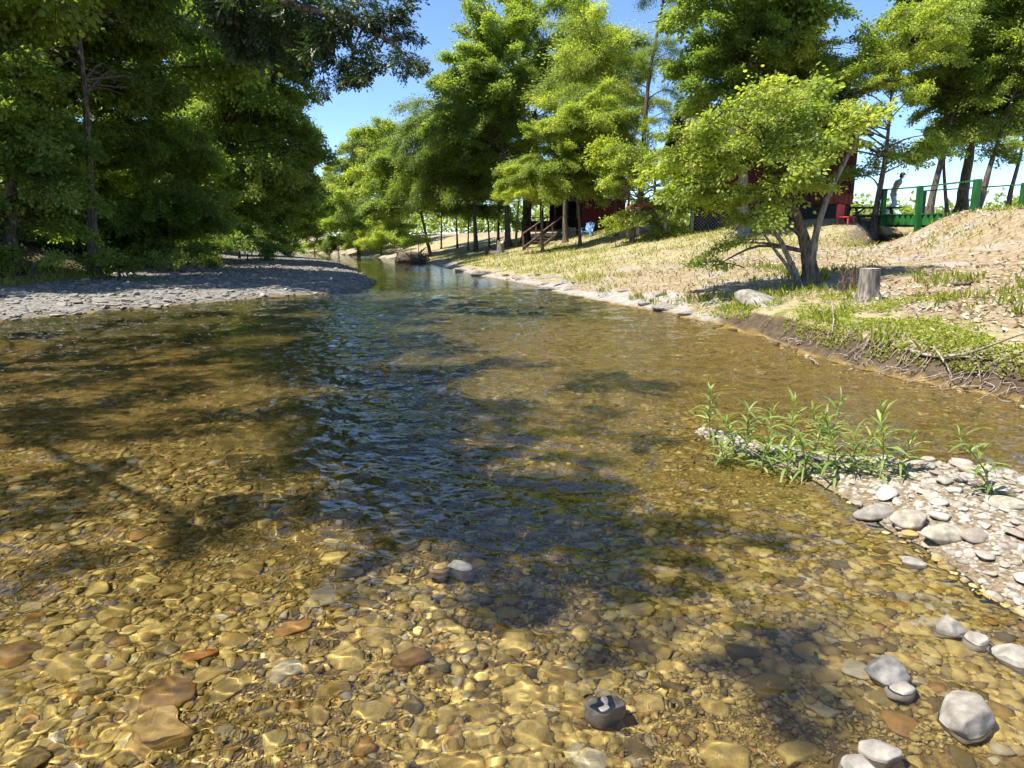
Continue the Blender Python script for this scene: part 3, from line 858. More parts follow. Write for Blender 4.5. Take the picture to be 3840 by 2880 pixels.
pt('elm_tree', 'tall bare-trunked leaning tree with thin drooping foliage against the sky', (2375, 880),
   [(2400, 760), (2412, 560), (2430, 330), (2465, 120), (2500, -60), (2530, -250)], .21,
   [(2440, 330, 120, 200, 1.3), (2520, 560, 110, 80, 1.2), (2380, 450, 70, 220, 1.0), (2560, 60, 90, 80, 1.2), (2480, -120, 200, 130, 2)],
   'fine', .62, 'mid', 204, high=[(2560, -330, 160, 160, 2)], spacing=1.35, limbs=.9, most=20)
pt('ash_tree', 'two-stemmed leaning tree behind the green footbridge', (3480, 830),
   [(3500, 720), (3530, 600), (3575, 430), (3600, 250), (3610, 50)], .17,
   [(3560, 330, 170, 150, 1.8), (3640, 110, 230, 170, 2), (3480, 130, 140, 120, 1.6)],
   'broad', .75, 'mid', 205, y=19.5, spacing=1.15, most=34)
pt('ash_tree', 'thin straight-stemmed tree between two thicker ones behind the footbridge', (3548, 830),
   [(3545, 720), (3540, 600), (3560, 470), (3580, 330)], .1,
   [(3570, 420, 120, 110, 1.3), (3520, 500, 70, 60, 1)], 'broad', .6, 'mid', 206, y=20.2, most=18)
pt('oak_tree', 'stout dark-trunked tree behind the footbridge', (3600, 830),
   [(3615, 700), (3640, 560), (3670, 350), (3690, 100)], .29,
   [(3640, 500, 130, 110, 1.6), (3720, 300, 170, 170, 2), (3760, 90, 170, 160, 2)], 'broad', .8, 'mid', 207, high=[(3760, -200, 280, 250, 2.6)], y=21.5, spacing=1.2, most=34)
pt('ash_tree', 'strongly leaning tree next to the tall green post', (3655, 830),
   [(3680, 740), (3720, 600), (3770, 450), (3830, 250)], .16,
   [(3790, 450, 110, 100, 1.4), (3850, 250, 150, 150, 1.7), (3740, 560, 60, 50, .9)], 'broad', .7, 'mid', 208, y=18.5, most=26)
pt('ash_tree', 'forked small tree at the right-hand edge of the picture', (3778, 800),
   [(3790, 720), (3820, 610), (3850, 480), (3900, 300)], .12,
   [(3840, 560, 80, 60, 1.2), (3900, 350, 120, 150, 1.5), (3860, 120, 140, 160, 1.8)], 'broad', .65, 'mid', 209, y=19, most=20)
# right bank, cabins' slope
pt('maple_tree', 'slim young tree standing alone on the grass below the porch stairs', (2034, 945),
   [(2032, 850), (2028, 770), (2030, 650), (2040, 540)], .085,
   [(2010, 660, 130, 100, 1.6), (2060, 560, 110, 100, 1.5), (1930, 730, 80, 45, 1.2)], 'broad', .62, 'bright', 210, most=26, spacing=1.0)
pt('maple_tree', 'twin-trunked young tree between the brown-topped stump and the blue chair', (2175, 925),
   [(2172, 830), (2165, 740), (2160, 600), (2150, 450)], .10,
   [(2160, 640, 130, 90, 1.6), (2180, 470, 140, 130, 1.8), (2110, 730, 80, 40, 1.2), (2250, 720, 110, 40, 1.4)], 'broad', .7, 'bright', 211, most=26, spacing=1.1)
pt('maple_tree', 'broad-leaved tree with low leafy boughs sweeping down the slope', (2370, 910),
   [(2380, 820), (2400, 720), (2420, 600), (2430, 480)], .12,
   [(2370, 660, 110, 90, 1.2), (2330, 810, 120, 35, .9), (2490, 770, 170, 70, 1.0), (2440, 850, 160, 60, .9), (2560, 690, 130, 80, 1.0), (2350, 560, 100, 80, 1.2)], 'small', 1.0, 'bright', 212, most=34, spacing=.85)
pt('maple_tree', 'dark slender tree in front of the small red cabin', (2312, 885),
   [(2308, 780), (2306, 660), (2290, 500), (2260, 350)], .10,
   [(2290, 560, 120, 110, 1.8), (2250, 400, 140, 120, 2)], 'fine', .8, 'mid', 213, most=24, spacing=1.3)
pt('sycamore_tree', 'tallest broad crown on the far cabin slope', (1972, 905),
   [(1972, 780), (1980, 600), (2010, 400), (2040, 200)], .32,
   [(2060, 200, 220, 190, 3.2), (1960, 400, 170, 150, 3), (2180, 330, 170, 200, 3), (2060, 40, 130, 80, 2.6)], 'broad', 1.05, 'mid', 214, y=33, most=40)
pt('sycamore_tree', 'tall leafy tree with a dead grey limb left of the tallest crown', (1905, 920),
   [(1900, 780), (1895, 640), (1870, 450), (1850, 250)], .24,
   [(1820, 330, 180, 160, 3), (1850, 540, 200, 120, 3), (1730, 480, 130, 120, 2.6), (1870, 150, 130, 100, 2.4)], 'broad', 1.0, 'mid', 215, y=31, most=40)
pt('elm_tree', 'grey-green feathery tree at the edge of the cabin wood', (1785, 935),
   [(1780, 820), (1770, 680), (1740, 520), (1700, 400)], .18,
   [(1680, 560, 160, 140, 2.6), (1600, 450, 110, 110, 2.4), (1780, 680, 150, 90, 2.4), (1640, 680, 120, 80, 2.2)], 'fine', 1.2, 'mid', 216, y=33, most=36)
pt('elm_tree', 'weeping fine-leaved tree in front of the tallest crown', (2120, 925),
   [(2118, 800), (2130, 600), (2180, 400), (2240, 250)], .16,
   [(2260, 260, 150, 180, 2.4), (2290, 470, 110, 90, 2), (2130, 330, 120, 130, 2), (2230, 100, 120, 90, 2)], 'fine', 1.1, 'bright', 217, y=27, most=34)
pt('maple_tree', 'leaning riverside tree above the dark root mound', (1612, 945),
   [(1595, 870), (1570, 760), (1540, 640), (1520, 540)], .15,
   [(1520, 620, 120, 110, 2.4), (1600, 760, 120, 70, 2), (1480, 760, 100, 70, 2), (1450, 500, 70, 80, 1.8)], 'broad', 1.0, 'mid', 218, y=36, most=34)
for i, (bx_, by_, y_, r_, top, dx) in enumerate([(1835, 925, 34, .09, 640, -20), (1868, 915, 36, .13, 600, 10), (1935, 925, 30, .11, 620, 15), (1715, 930, 38, .10, 640, -15), (1655, 930, 40, .09, 640, 0), (1755, 925, 35, .07, 650, 10)]):
    pt('wood_tree', ['thin dark trunk among the shaded trees, third from the slope edge', 'thicker dark trunk in the shaded wood behind the cut stump', 'leaning trunk at the sunny edge of the shaded wood',
                     'dim trunk deep in the shaded wood above the river bend', 'thin trunk at the river end of the shaded wood', 'thinnest trunk among the shaded trees'][i], (bx_, by_),
       [(bx_ + dx * .3, 820), (bx_ + dx, 720), (bx_ + dx * 2, top)], r_,
       [(bx_ + dx * 2, top + 40, 90, 90, 2), (bx_ + dx, 790, 70, 40, 1.6)], 'broad', .95, ['mid', 'dark'][i % 2], 230 + i, y=y_, most=12, group='trees of the shaded wood')
# far bend
pt('cottonwood_tree', 'tallest pale tree of the far bend seen through the gap', (1310, 930),
   [(1320, 830), (1310, 700), (1320, 560)], .25, [(1330, 600, 100, 110, 4), (1290, 720, 90, 80, 4), (1400, 560, 70, 90, 3.5)], 'far', .95, 'far', 240, y=58, most=26)
pt('cottonwood_tree', 'bright yellow-green tree right of the far gap', (1420, 935),
   [(1425, 830), (1430, 700), (1440, 620)], .22, [(1430, 680, 90, 100, 4), (1400, 810, 110, 70, 4), (1470, 840, 90, 60, 3)], 'far', .9, 'bright', 241, y=50, most=26)
pt('willow_tree', 'leaning dark-stemmed tree over the far gravel', (1345, 935),
   [(1335, 880), (1300, 800), (1270, 700)], .18, [(1260, 760, 90, 70, 3), (1330, 850, 100, 50, 3)], 'far', .8, 'bright', 242, y=47, most=20)
pt('cottonwood_tree', 'low hazy tree at the very end of the river', (1190, 935),
   [(1190, 880), (1195, 800)], .2, [(1190, 820, 70, 70, 4), (1150, 860, 60, 50, 4)], 'far', 1.0, 'far', 243, y=75, most=18)
for i, (bx_, by_, y_, rx, ry, lab) in enumerate([(1270, 905, 49, 90, 35, 'low bright shrub where the river bends away'), (1430, 905, 44, 90, 38, 'rounded shrub on the far bank left of the root mound'),
                                              (1180, 925, 60, 55, 22, 'pale low shrub at the end of the gravel'), (1350, 915, 46, 70, 30, 'leafy shrub under the leaning far tree')]):
    pt('riverside_shrub', lab, (bx_, 945), [(bx_, 920), (bx_, by_)], .08, [(bx_, by_, rx, ry, 2.2)], 'broad', .85, 'bright', 250 + i, y=y_, most=22, cat='shrub', group='shrubs on the far bank')
pt('riverside_shrub', 'yellow-green bush hanging over the dark root mound', (1570, 945), [(1570, 920), (1572, 890)], .06, [(1575, 905, 60, 35, 1.2)], 'small', 1.1, 'bright', 256, y=31.5, most=16, cat='shrub', group='shrubs on the far bank')
# left bank wall of trees
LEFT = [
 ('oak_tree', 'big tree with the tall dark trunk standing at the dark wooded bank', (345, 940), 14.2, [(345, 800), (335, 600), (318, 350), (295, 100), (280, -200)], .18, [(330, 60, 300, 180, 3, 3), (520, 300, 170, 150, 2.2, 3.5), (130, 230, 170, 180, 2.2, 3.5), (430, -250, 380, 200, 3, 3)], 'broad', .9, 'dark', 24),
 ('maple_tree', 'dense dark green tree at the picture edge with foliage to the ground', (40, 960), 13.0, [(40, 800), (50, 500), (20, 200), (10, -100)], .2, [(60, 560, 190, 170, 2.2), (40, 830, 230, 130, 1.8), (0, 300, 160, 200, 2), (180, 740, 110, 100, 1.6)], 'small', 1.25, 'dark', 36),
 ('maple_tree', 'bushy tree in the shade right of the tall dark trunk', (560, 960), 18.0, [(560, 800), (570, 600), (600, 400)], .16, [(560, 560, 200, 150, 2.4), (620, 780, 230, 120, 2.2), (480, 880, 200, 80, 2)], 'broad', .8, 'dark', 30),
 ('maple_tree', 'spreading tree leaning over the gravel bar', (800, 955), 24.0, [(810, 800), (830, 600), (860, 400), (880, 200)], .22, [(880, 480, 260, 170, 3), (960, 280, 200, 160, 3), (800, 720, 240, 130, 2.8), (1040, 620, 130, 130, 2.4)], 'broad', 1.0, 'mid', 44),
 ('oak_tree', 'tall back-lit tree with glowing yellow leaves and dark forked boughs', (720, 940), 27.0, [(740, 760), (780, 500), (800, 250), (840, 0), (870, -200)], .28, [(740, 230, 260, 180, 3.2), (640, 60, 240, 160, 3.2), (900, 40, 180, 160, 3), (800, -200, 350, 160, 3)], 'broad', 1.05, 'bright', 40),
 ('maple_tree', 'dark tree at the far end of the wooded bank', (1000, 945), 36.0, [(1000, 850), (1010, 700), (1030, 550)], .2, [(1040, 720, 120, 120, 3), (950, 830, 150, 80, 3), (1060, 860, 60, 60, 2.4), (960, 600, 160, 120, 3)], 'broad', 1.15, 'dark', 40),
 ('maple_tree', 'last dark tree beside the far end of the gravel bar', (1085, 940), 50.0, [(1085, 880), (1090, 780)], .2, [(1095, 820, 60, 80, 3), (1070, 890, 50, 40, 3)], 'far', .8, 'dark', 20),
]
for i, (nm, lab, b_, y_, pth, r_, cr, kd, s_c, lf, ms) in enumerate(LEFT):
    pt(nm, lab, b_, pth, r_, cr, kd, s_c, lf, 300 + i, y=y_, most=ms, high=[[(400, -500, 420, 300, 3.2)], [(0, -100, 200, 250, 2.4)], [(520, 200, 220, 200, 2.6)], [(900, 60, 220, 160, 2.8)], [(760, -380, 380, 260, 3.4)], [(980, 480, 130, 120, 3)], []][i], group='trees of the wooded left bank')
for i, (x_, y_, h_, rr_, lf) in enumerate([(-20, 11, 12, 3.4, 'mid'), (-22, 17, 13, 3.8, 'bright'), (-26, 25, 14, 4.0, 'bright'), (-31, 36, 15, 4.2, 'mid'), (-39, 52, 15, 4.6, 'mid')]):
    y_ *= KY; b_ = Vector((x_, y_, tz(x_, y_)))
    tree('wood_tree', ['shaded tree filling the gap behind the picture-edge tree', 'sunlit tree glowing behind the tall dark trunk', 'sunlit tree behind the spreading tree on the wooded bank', 'tree behind the dark far-end tree of the wooded bank',
                       'tree behind the last trees of the wooded bank'][i], b_, [b_ + Vector((.3, 0, h_ * .4)), b_ + Vector((.2, .3, h_ * .8))], .22,
         [((x_, y_, b_.z + h_ * .68), (rr_, rr_, h_ * .3)), ((x_ + .5, y_, b_.z + h_ * .3), (rr_ * .9, rr_ * .9, h_ * .18))], 'far', .85, lf, 330 + i, most=26, group='trees behind the wooded left bank')
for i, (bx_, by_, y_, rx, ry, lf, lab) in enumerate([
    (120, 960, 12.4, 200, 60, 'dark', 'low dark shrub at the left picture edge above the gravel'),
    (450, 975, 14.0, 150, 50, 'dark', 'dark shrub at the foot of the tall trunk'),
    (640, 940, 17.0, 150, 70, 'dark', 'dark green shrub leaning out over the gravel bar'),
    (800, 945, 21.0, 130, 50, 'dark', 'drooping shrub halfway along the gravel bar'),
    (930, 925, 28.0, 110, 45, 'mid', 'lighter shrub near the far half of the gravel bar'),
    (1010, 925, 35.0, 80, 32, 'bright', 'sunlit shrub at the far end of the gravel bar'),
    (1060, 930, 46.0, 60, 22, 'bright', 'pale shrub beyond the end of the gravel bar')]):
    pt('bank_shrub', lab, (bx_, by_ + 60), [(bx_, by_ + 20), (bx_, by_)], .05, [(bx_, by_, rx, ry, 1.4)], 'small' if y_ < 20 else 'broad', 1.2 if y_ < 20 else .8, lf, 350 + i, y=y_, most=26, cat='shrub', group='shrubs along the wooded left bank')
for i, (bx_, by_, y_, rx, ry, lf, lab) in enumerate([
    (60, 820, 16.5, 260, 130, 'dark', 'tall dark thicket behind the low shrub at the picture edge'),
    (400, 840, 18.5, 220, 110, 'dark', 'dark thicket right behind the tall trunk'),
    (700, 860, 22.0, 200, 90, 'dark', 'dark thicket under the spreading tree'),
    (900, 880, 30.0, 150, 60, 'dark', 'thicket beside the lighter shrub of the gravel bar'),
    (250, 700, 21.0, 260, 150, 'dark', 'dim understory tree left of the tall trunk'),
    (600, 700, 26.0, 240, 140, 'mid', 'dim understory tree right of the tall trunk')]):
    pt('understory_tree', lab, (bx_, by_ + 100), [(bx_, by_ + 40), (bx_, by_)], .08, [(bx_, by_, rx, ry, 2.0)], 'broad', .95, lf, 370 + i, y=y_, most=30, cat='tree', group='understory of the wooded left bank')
# overhanging oak: stands on the left bank beside the photographer; its limbs reach over the river, with unseen leaf clumps added to shade the bed
SH = [(2150, 2330, 9.2, .55), (1960, 2250, 8.6, .4), (2400, 2400, 8.8, .42), (2900, 2560, 8.2, .42), (3080, 2620, 8.6, .3), (2050, 1910, 9.5, .5), (2350, 1930, 9, .5), (2600, 2030, 8.6, .5), (1750, 1930, 9, .45),
      (180, 1960, 7.6, .5), (60, 1900, 7.2, .5), (1000, 1950, 8.2, .5), (800, 2050, 8.4, .35), (320, 2170, 7.4, .35), (560, 1680, 7.8, .7), (200, 1600, 7.5, .8), (800, 1600, 8.2, .6), (1100, 1720, 8.4, .5),
      (2250, 1440, 10.5, .95), (2480, 1480, 10.2, .7), (1950, 1390, 10.8, .8), (1700, 1330, 10.5, .8), (1850, 1560, 9.8, .6), (2250, 1620, 9.6, .45), (1500, 1450, 10, .6), (2650, 2200, 8.4, .3), (1300, 2220, 8.2, .3),
      (1950, 1700, 9.6, .5), (2200, 1760, 9.4, .4), (2480, 1700, 9.2, .35),
      (1350, 1300, 10.4, .9), (1300, 1420, 10, .8), (1420, 1560, 9.8, .7), (1380, 1680, 9.5, .7), (1520, 1760, 9.4, .6), (1480, 1880, 9.2, .5), (1640, 1840, 9.4, .5), (1650, 1640, 9.7, .6), (1600, 1520, 9.9, .7), (1760, 2040, 9, .45), (1900, 2050, 9, .4), (1580, 2000, 9, .35), (1150, 1330, 10, .8), (1200, 1550, 9.6, .6),
      (900, 1330, 9, .9), (600, 1300, 8.6, .9), (300, 1310, 8.2, .9), (700, 1400, 8.6, .7), (350, 1430, 8.2, .8), (60, 1420, 8, .9), (1000, 1440, 9.2, .7), (80, 1700, 7.6, .6), (450, 1800, 7.8, .4),
      (1200, 1180, 11.5, 1.5), (1350, 1200, 11.5, 1.4), (1500, 1180, 11.8, 1.3), (1250, 1250, 11, 1.3), (1420, 1260, 11, 1.2), (1050, 1230, 11, 1.3), (1600, 1230, 11.5, 1.0), (900, 1200, 10.8, 1.3), (700, 1210, 10.4, 1.3), (450, 1230, 10, 1.3), (1150, 1150, 12, 1.6), (1300, 1140, 12, 1.5)]
shade = []
for px, py, h, s_s in SH:
    p = at_z(px, py, -.15); t = h / SUN.z
    shade.append((p + SUN * t, s_s))
ob = Vector((-13.2, 6.5, tz(-13.2, 6.5)))
oak = obj('oak_tree', None, None, 'dark oak bough with hanging leaves reaching in from the top over the river', 'tree', loc=ob)
go = np.random.default_rng(400)
omb = MB()
trunk_pts = curve([ob + Vector((0, 0, -.3)), ob + Vector((.1, 0, .3)), ob + Vector((.5, .2, 3)), ob + Vector((1.2, .3, 6)), ob + Vector((1.8, .5, 9)), ob + Vector((2.2, .5, 12.5))], 5)
omb.tube([p - ob for p in trunk_pts], [.55, .5, .42, .38, .36] + list(np.linspace(.36, .12, len(trunk_pts) - 5)), 10, True, .15, 3)
bough = curve([trunk_pts[18], at(500, -420, 9.5 * KY), at(850, -120, 9.6 * KY), at(1080, 10, 9.4 * KY), at(1300, 70, 9.1 * KY), at(1450, 150, 8.9 * KY), at(1560, 240, 8.7 * KY)], 8)
omb.tube([p - ob for p in bough], np.linspace(.16, .012, len(bough)), 7, False)
hang = [(1180, 50, 9.5, .95), (1290, 100, 9.2, .9), (1390, 140, 9.0, .8), (1480, 195, 8.8, .65), (1540, 235, 8.7, .45), (1360, 250, 9.0, .5), (1300, 290, 9.1, .4), (1240, 260, 9.4, .55), (1090, 60, 9.8, .95), (990, 20, 10, .95), (1330, 20, 9.2, .8), (1420, 70, 8.9, .6),
        (900, 60, 10.3, 1.0), (1120, 170, 9.8, .6), (1230, 160, 9.5, .7), (800, 0, 10.3, 1.0), (1150, -60, 9.6, .8), (1010, -110, 10, 1.0), (1010, 130, 10, .7), (1500, 130, 8.9, .45)]
pts_all = []
for a, b_, y_, s_s in hang:
    p = at(a, b_, y_ * KY); q = min(bough[10:], key=lambda t: (t - p).length)
    m_ = (p + q) / 2 + Vector((0, 0, .1)); omb.tube([v - ob for v in curve([q, m_, p], 3)], np.linspace(.03, .008, 7), 5, False)
    for j in range(3):
        jit = Vector(go.normal(0, .28 * s_s, 3).tolist())
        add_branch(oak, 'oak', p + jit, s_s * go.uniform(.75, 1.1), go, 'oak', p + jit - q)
pts_all += [(p, s_s, False) for p, s_s in shade]
# added unseen boughs, set toward the sun to shade the mid-stream channel
band_y = [1110, 1150, 1300, 1500, 1700, 1900, 2080]; band_l = [1000, 1000, 1080, 1080, 1160, 1290, 1480]; band_r = [1750, 1600, 1420, 1600, 1700, 1830, 1950]
yy = 3.2
while yy < 19.5:
    xx = -5.5
    while xx < 1.5:
        qx_, qy_ = xx + go.normal(0, .15), yy + go.normal(0, .2)
        dz_c = qy_ * CT + (CAM_H + .15) * ST; ppx = 1920 + F_PX * qx_ / dz_c; ppy = 1440 + F_PX * (-qy_ * ST + (CAM_H + .15) * CT) / dz_c
        if 1110 < ppy < 2080 and np.interp(ppy, band_y, band_l) < ppx < np.interp(ppy, band_y, band_r) and go.random() < .9:
            p = Vector((qx_, qy_, -.15)) + SUN * (go.uniform(9.5, 12) / SUN.z)
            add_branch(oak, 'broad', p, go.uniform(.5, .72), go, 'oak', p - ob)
        xx += .72
    yy += .8
for a in range(40):
    v = go.normal(size=3); v /= np.linalg.norm(v)
    pts_all.append((ob + Vector((1.6, 1.0, 9.5)) + Vector((v * (3.4, 3.4, 2.6)).tolist()), .95, False))
limb_ends = {}
for p, s_s, hg in pts_all:
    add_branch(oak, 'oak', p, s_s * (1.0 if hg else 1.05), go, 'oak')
    if not hg and s_s < .9: add_branch(oak, 'oak', p + Vector(go.normal(0, .12, 3).tolist()), s_s * .9, go, 'oak')
    limb_ends.setdefault((int(p.y // 3.5), int(p.z // 4)), []).append(p)
for key, ps in limb_ends.items():
    ps = sorted(ps, key=lambda p: p.x)
    q = min(trunk_pts[8:], key=lambda t: abs(t.z - (ps[0].z - 1.5)))
    prev = q
    chain = [q] + ps
    for i in range(len(chain) - 1):
        a, b_ = chain[i], chain[i + 1]; d_ = (b_ - a).length
        m = (a + b_) / 2 + Vector((0, 0, .06 * d_))
        rr = .04 * (1 - i / len(chain)) + .008
        omb.tube([v - ob for v in curve([a, m, b_], 4)], np.linspace(rr, rr * .8, 9), 5, False)
omb.build('trunk', BARK, oak, True)
#SPLIT3
# ------------------------------------------------------------------ built things
GREEN = plain('green_paint', (.010, .075, .014), (.022, .135, .026), 6, .5, .2, stretch=(1, 1, .2), spec=.4)
REDW = plain('red_board', (.055, .010, .007), (.105, .018, .011), 5, .75, .25, stretch=(1, 1, .15))
REDT = plain('red_trim', (.20, .03, .015), (.30, .06, .03), 5, .7, .2)
ROOFM = plain('roof_shingle', (.03, .028, .027), (.07, .065, .06), 9, .9, .5)
WOODD = plain('dark_wood', (.028, .020, .016), (.075, .055, .042), 8, .8, .4, stretch=(.3, 1, 1))
WOODB = plain('brown_wood', (.10, .060, .035), (.20, .13, .08), 8, .8, .4, stretch=(.3, 1, 1))
GREYW = plain('grey_wood', (.20, .18, .16), (.34, .31, .27), 8, .85, .4)
WHITE = plain('white_paint', (.70, .70, .68), (.80, .80, .78), 5, .5, 0)
BLUEP = plain('blue_plastic', (.10, .25, .50), (.16, .36, .62), 4, .45, 0)
REDP = plain('red_plastic', (.45, .03, .03), (.55, .06, .05), 4, .45, 0)
LATT = plain('black_lattice', (.015, .014, .013), (.04, .036, .033), 9, .8, 0)
gm, gnt, gb = mat('window_glass'); gb.inputs['Base Color'].default_value = (.015, .018, .02, 1); gb.inputs['Roughness'].default_value = .05
STEEL = plain('metal_rod', (.18, .18, .18), (.28, .28, .27), 9, .5, 0)

# footbridge
A = at(3308, 808, KY * 17.0); C = at(3640, 803, KY * 14.6); Mi = at(3440, 806, KY * 15.9)
OFF = Vector((2.1, 3.6, 0))
bridge = obj('footbridge', None, None, 'green painted wooden footbridge with hand rails over the gully', 'bridge', loc=Vector((Mi.x, Mi.y, tz(Mi.x, Mi.y))))
bo = bridge.location
def bpart(name, a, b, w, h, m=GREEN, up=(0, 0, 1)):
    q = MB(); q.beam(Vector(a) - bo, Vector(b) - bo, w, h, up); return q.build(name, m, bridge)
dz_ = Vector((0, 0, 1))
bpart('deck_beam', A - dz_ * .19, C - dz_ * .19, .09, .36)
bpart('deck_beam', A + OFF - dz_ * .19, C + OFF - dz_ * .19, .09, .36)
for i in range(15):
    t = (i + .5) / 15; p = A.lerp(C, t) + dz_ * .025
    dirn = (C - A).normalized()
    bpart('plank', p - OFF * .03, p + OFF * 1.03, .155, .04)
def post(p, top, bottom, w=.15, lean=0):
    q = MB(); q.beam(Vector((p.x - lean, p.y, bottom)) - bo, Vector((p.x + lean, p.y, top)) - bo, w, w, (0, 1, 0)); return q.build('post', GREEN, bridge)
pa, pm, pc = A + Vector((-.06, -.12, 0)), Mi + Vector((-.04, -.14, 0)), C + Vector((0, -.14, 0))
ta_, tm, tc_ = at(3312, 708, pa.y), at(3455, 697, pm.y), at(3645, 672, pc.y)
post(pa, ta_.z, pa.z - .42, .15); post(pm, tm.z, tz(pm.x, pm.y) - .2, .17, -.06); post(pc, tc_.z, pc.z - .45, .19)
ma_, mc_ = at(3466, 714, KY * 18.1), at(3842, 690, KY * 17.0)
post(Vector((ma_.x, ma_.y, 0)), ma_.z, Mi.z - .3, .16); post(Vector((mc_.x, mc_.y, 0)), mc_.z + .05, tz(mc_.x, mc_.y) - .2, .16)
ra, rm, rc = Vector((pa.x, pa.y, ta_.z)), Vector((pm.x, pm.y, tm.z)), Vector((pc.x, pc.y, tc_.z))
bpart('hand_rail', ra - dz_ * .03, rm - dz_ * .03, .12, .045); bpart('hand_rail', rm - dz_ * .035, rc - dz_ * .035, .12, .045)
bpart('hand_rail', ma_ - dz_ * .02, mc_ - dz_ * .02, .12, .045)
bpart('hand_rail', mc_ - dz_ * .025, at(4050, 680, KY * 17.2), .12, .045)

# picnic table
pc_ = at(3262, 800, KY * 17.3); pz = tz(pc_.x, pc_.y)
table = obj('picnic_table', None, None, 'dark wooden picnic table with attached benches between the red cabin and the footbridge', 'picnic table', loc=(pc_.x, pc_.y, pz))
table.rotation_euler = (0, 0, .12)
def tpart(name, fn, m=WOODD, par=table):
    q = MB(); fn(q); return q.build(name, m, par)
for i in range(5): tpart('plank', lambda q, i=i: q.box((0, -.32 + .16 * i, .77), (2.2, .145, .045)))
for sy in (-1, 1):
    for k in range(2): tpart('bench_plank', lambda q, sy=sy, k=k: q.box((0, sy * (.62 + .15 * k), .45), (2.2, .135, .045)))
for sx in (-.75, .75):
    for sy in (-1, 1): tpart('leg', lambda q, sx=sx, sy=sy: q.beam((sx, sy * .66, 0), (sx, sy * .18, .75), .09, .05, (1, 0, 0)))
    tpart('cross_beam', lambda q, sx=sx: q.beam((sx + .05, -.8, .405), (sx + .05, .8, .405), .045, .09))
    tpart('brace', lambda q, sx=sx: q.beam((sx, 0, .42), (sx * .35, 0, .73), .07, .045))
# red chair by the table
rc0 = at(3172, 826, KY * 16.6); rz = tz(rc0.x, rc0.y)
ch = obj('garden_chair', None, None, 'small red plastic chair in front of the picnic table', 'chair', loc=(rc0.x, rc0.y, rz)); ch.rotation_euler = (0, 0, .6)
tpart('seat', lambda q: q.box((0, 0, .28), (.5, .5, .04)), REDP, ch); tpart('backrest', lambda q: q.box((0, .25, .52), (.48, .05, .48)), REDP, ch)
for sx in (-.22, .22):
    for sy in (-.22, .22): tpart('leg', lambda q, sx=sx, sy=sy: q.beam((sx, sy, 0), (sx * .9, sy * .9, .27), .045, .045, (1, 0, 0)), REDP, ch)

# cabins
def cabin(name, label, x0, x1, y0, depth, zb, zf, ze, zr, board, openings=(), seed=0):
    o = obj(name, None, None, label, 'cabin', loc=(x0, y0, zb)); L = Vector((x0, y0, zb)); g = random.Random(seed)
    def P(nm, fn, m, par=None):
        q = MB(); fn(q)
        for i in range(len(q.V)): q.V[i] = q.V[i] - np.array(L)
        return q.build(nm, m, par or o)
    n = int(round((x1 - x0) / board)); w = (x1 - x0) / n
    P('wall', lambda q: q.box(((x0 + x1) / 2, y0 + depth / 2 + .05, (zf + ze) / 2), (x1 - x0 - .02, depth, ze - zf)), REDW)
    for i in range(n):
        xa = x0 + w * (i + .5)
        P('board', lambda q: q.box((xa, y0 + .02 + g.uniform(0, .012), (zf + ze) / 2), (w - .02, .04, ze - zf - .02 + g.uniform(0, .02))), REDW)
    return o, P
cx0, cx1, cyy = at(2615, 700, KY * 21).x, at(3205, 700, KY * 21).x, KY * 21.0
zb = tz((cx0 + cx1) / 2, cyy)
zfl, zev = at(2680, 765, KY * 21).z, at(3000, 505, KY * 21).z
big, BP = cabin('red_cabin', 'large red board cabin on the crest half hidden by the leaning yellow-green tree', cx0, cx1, cyy, 6.0, zb - .1, zfl, zev, zev + 1.8, .24)
def roof_fn(x0, x1, y0, d, ze, rise, over=.45):
    def f(q):
        q.beam((((x0 + x1) / 2), y0 - over, ze - .08), ((x0 + x1) / 2, y0 + d / 2, ze + rise), x1 - x0 + 2 * over, .12)
        q.beam((((x0 + x1) / 2), y0 + d + over, ze - .08), ((x0 + x1) / 2, y0 + d / 2, ze + rise + .005), x1 - x0 + 2 * over, .12)
    return f
BP('roof', roof_fn(cx0, cx1, cyy, 6, zev, 1.7), ROOFM)
def gable_fn(x, y0, d, ze, rise):
    def f(q): q.add([(x, y0, ze), (x, y0 + d, ze), (x, y0 + d / 2, ze + rise), (x + .05, y0, ze), (x + .05, y0 + d, ze), (x + .05, y0 + d / 2, ze + rise)], [(0, 3, 4, 1), (1, 4, 5, 2), (2, 5, 3, 0)], [(0, 1, 2), (3, 5, 4)])
    return f
BP('gable', gable_fn(cx1 - .05, cyy + .1, 5.9, zev, 1.55), REDW); BP('gable', gable_fn(cx0, cyy + .1, 5.9, zev, 1.55), REDW)
wx0, wx1, wz0, wz1 = at(3005, 640, KY * 21).x, at(3068, 640, KY * 21).x, at(3030, 668, KY * 21).z, at(3030, 612, KY * 21).z
wf = BP('window', lambda q: [q.box(((wx0 + wx1) / 2, cyy - .02, wz1), (wx1 - wx0 + .16, .08, .09)), q.box(((wx0 + wx1) / 2, cyy - .02, wz0), (wx1 - wx0 + .16, .08, .09)), q.box((wx0 - .035, cyy - .022, (wz0 + wz1) / 2), (.09, .08, wz1 - wz0 - .1)), q.box((wx1 + .035, cyy - .022, (wz0 + wz1) / 2), (.09, .08, wz1 - wz0 - .1)), q.box(((wx0 + wx1) / 2, cyy - .022, (wz0 + wz1) / 2), (wx1 - wx0, .05, .05))], WHITE)
BP('pane', lambda q: q.box(((wx0 + wx1) / 2, cyy - .012, (wz0 + wz1) / 2), (wx1 - wx0, .03, wz1 - wz0)), gm, wf)
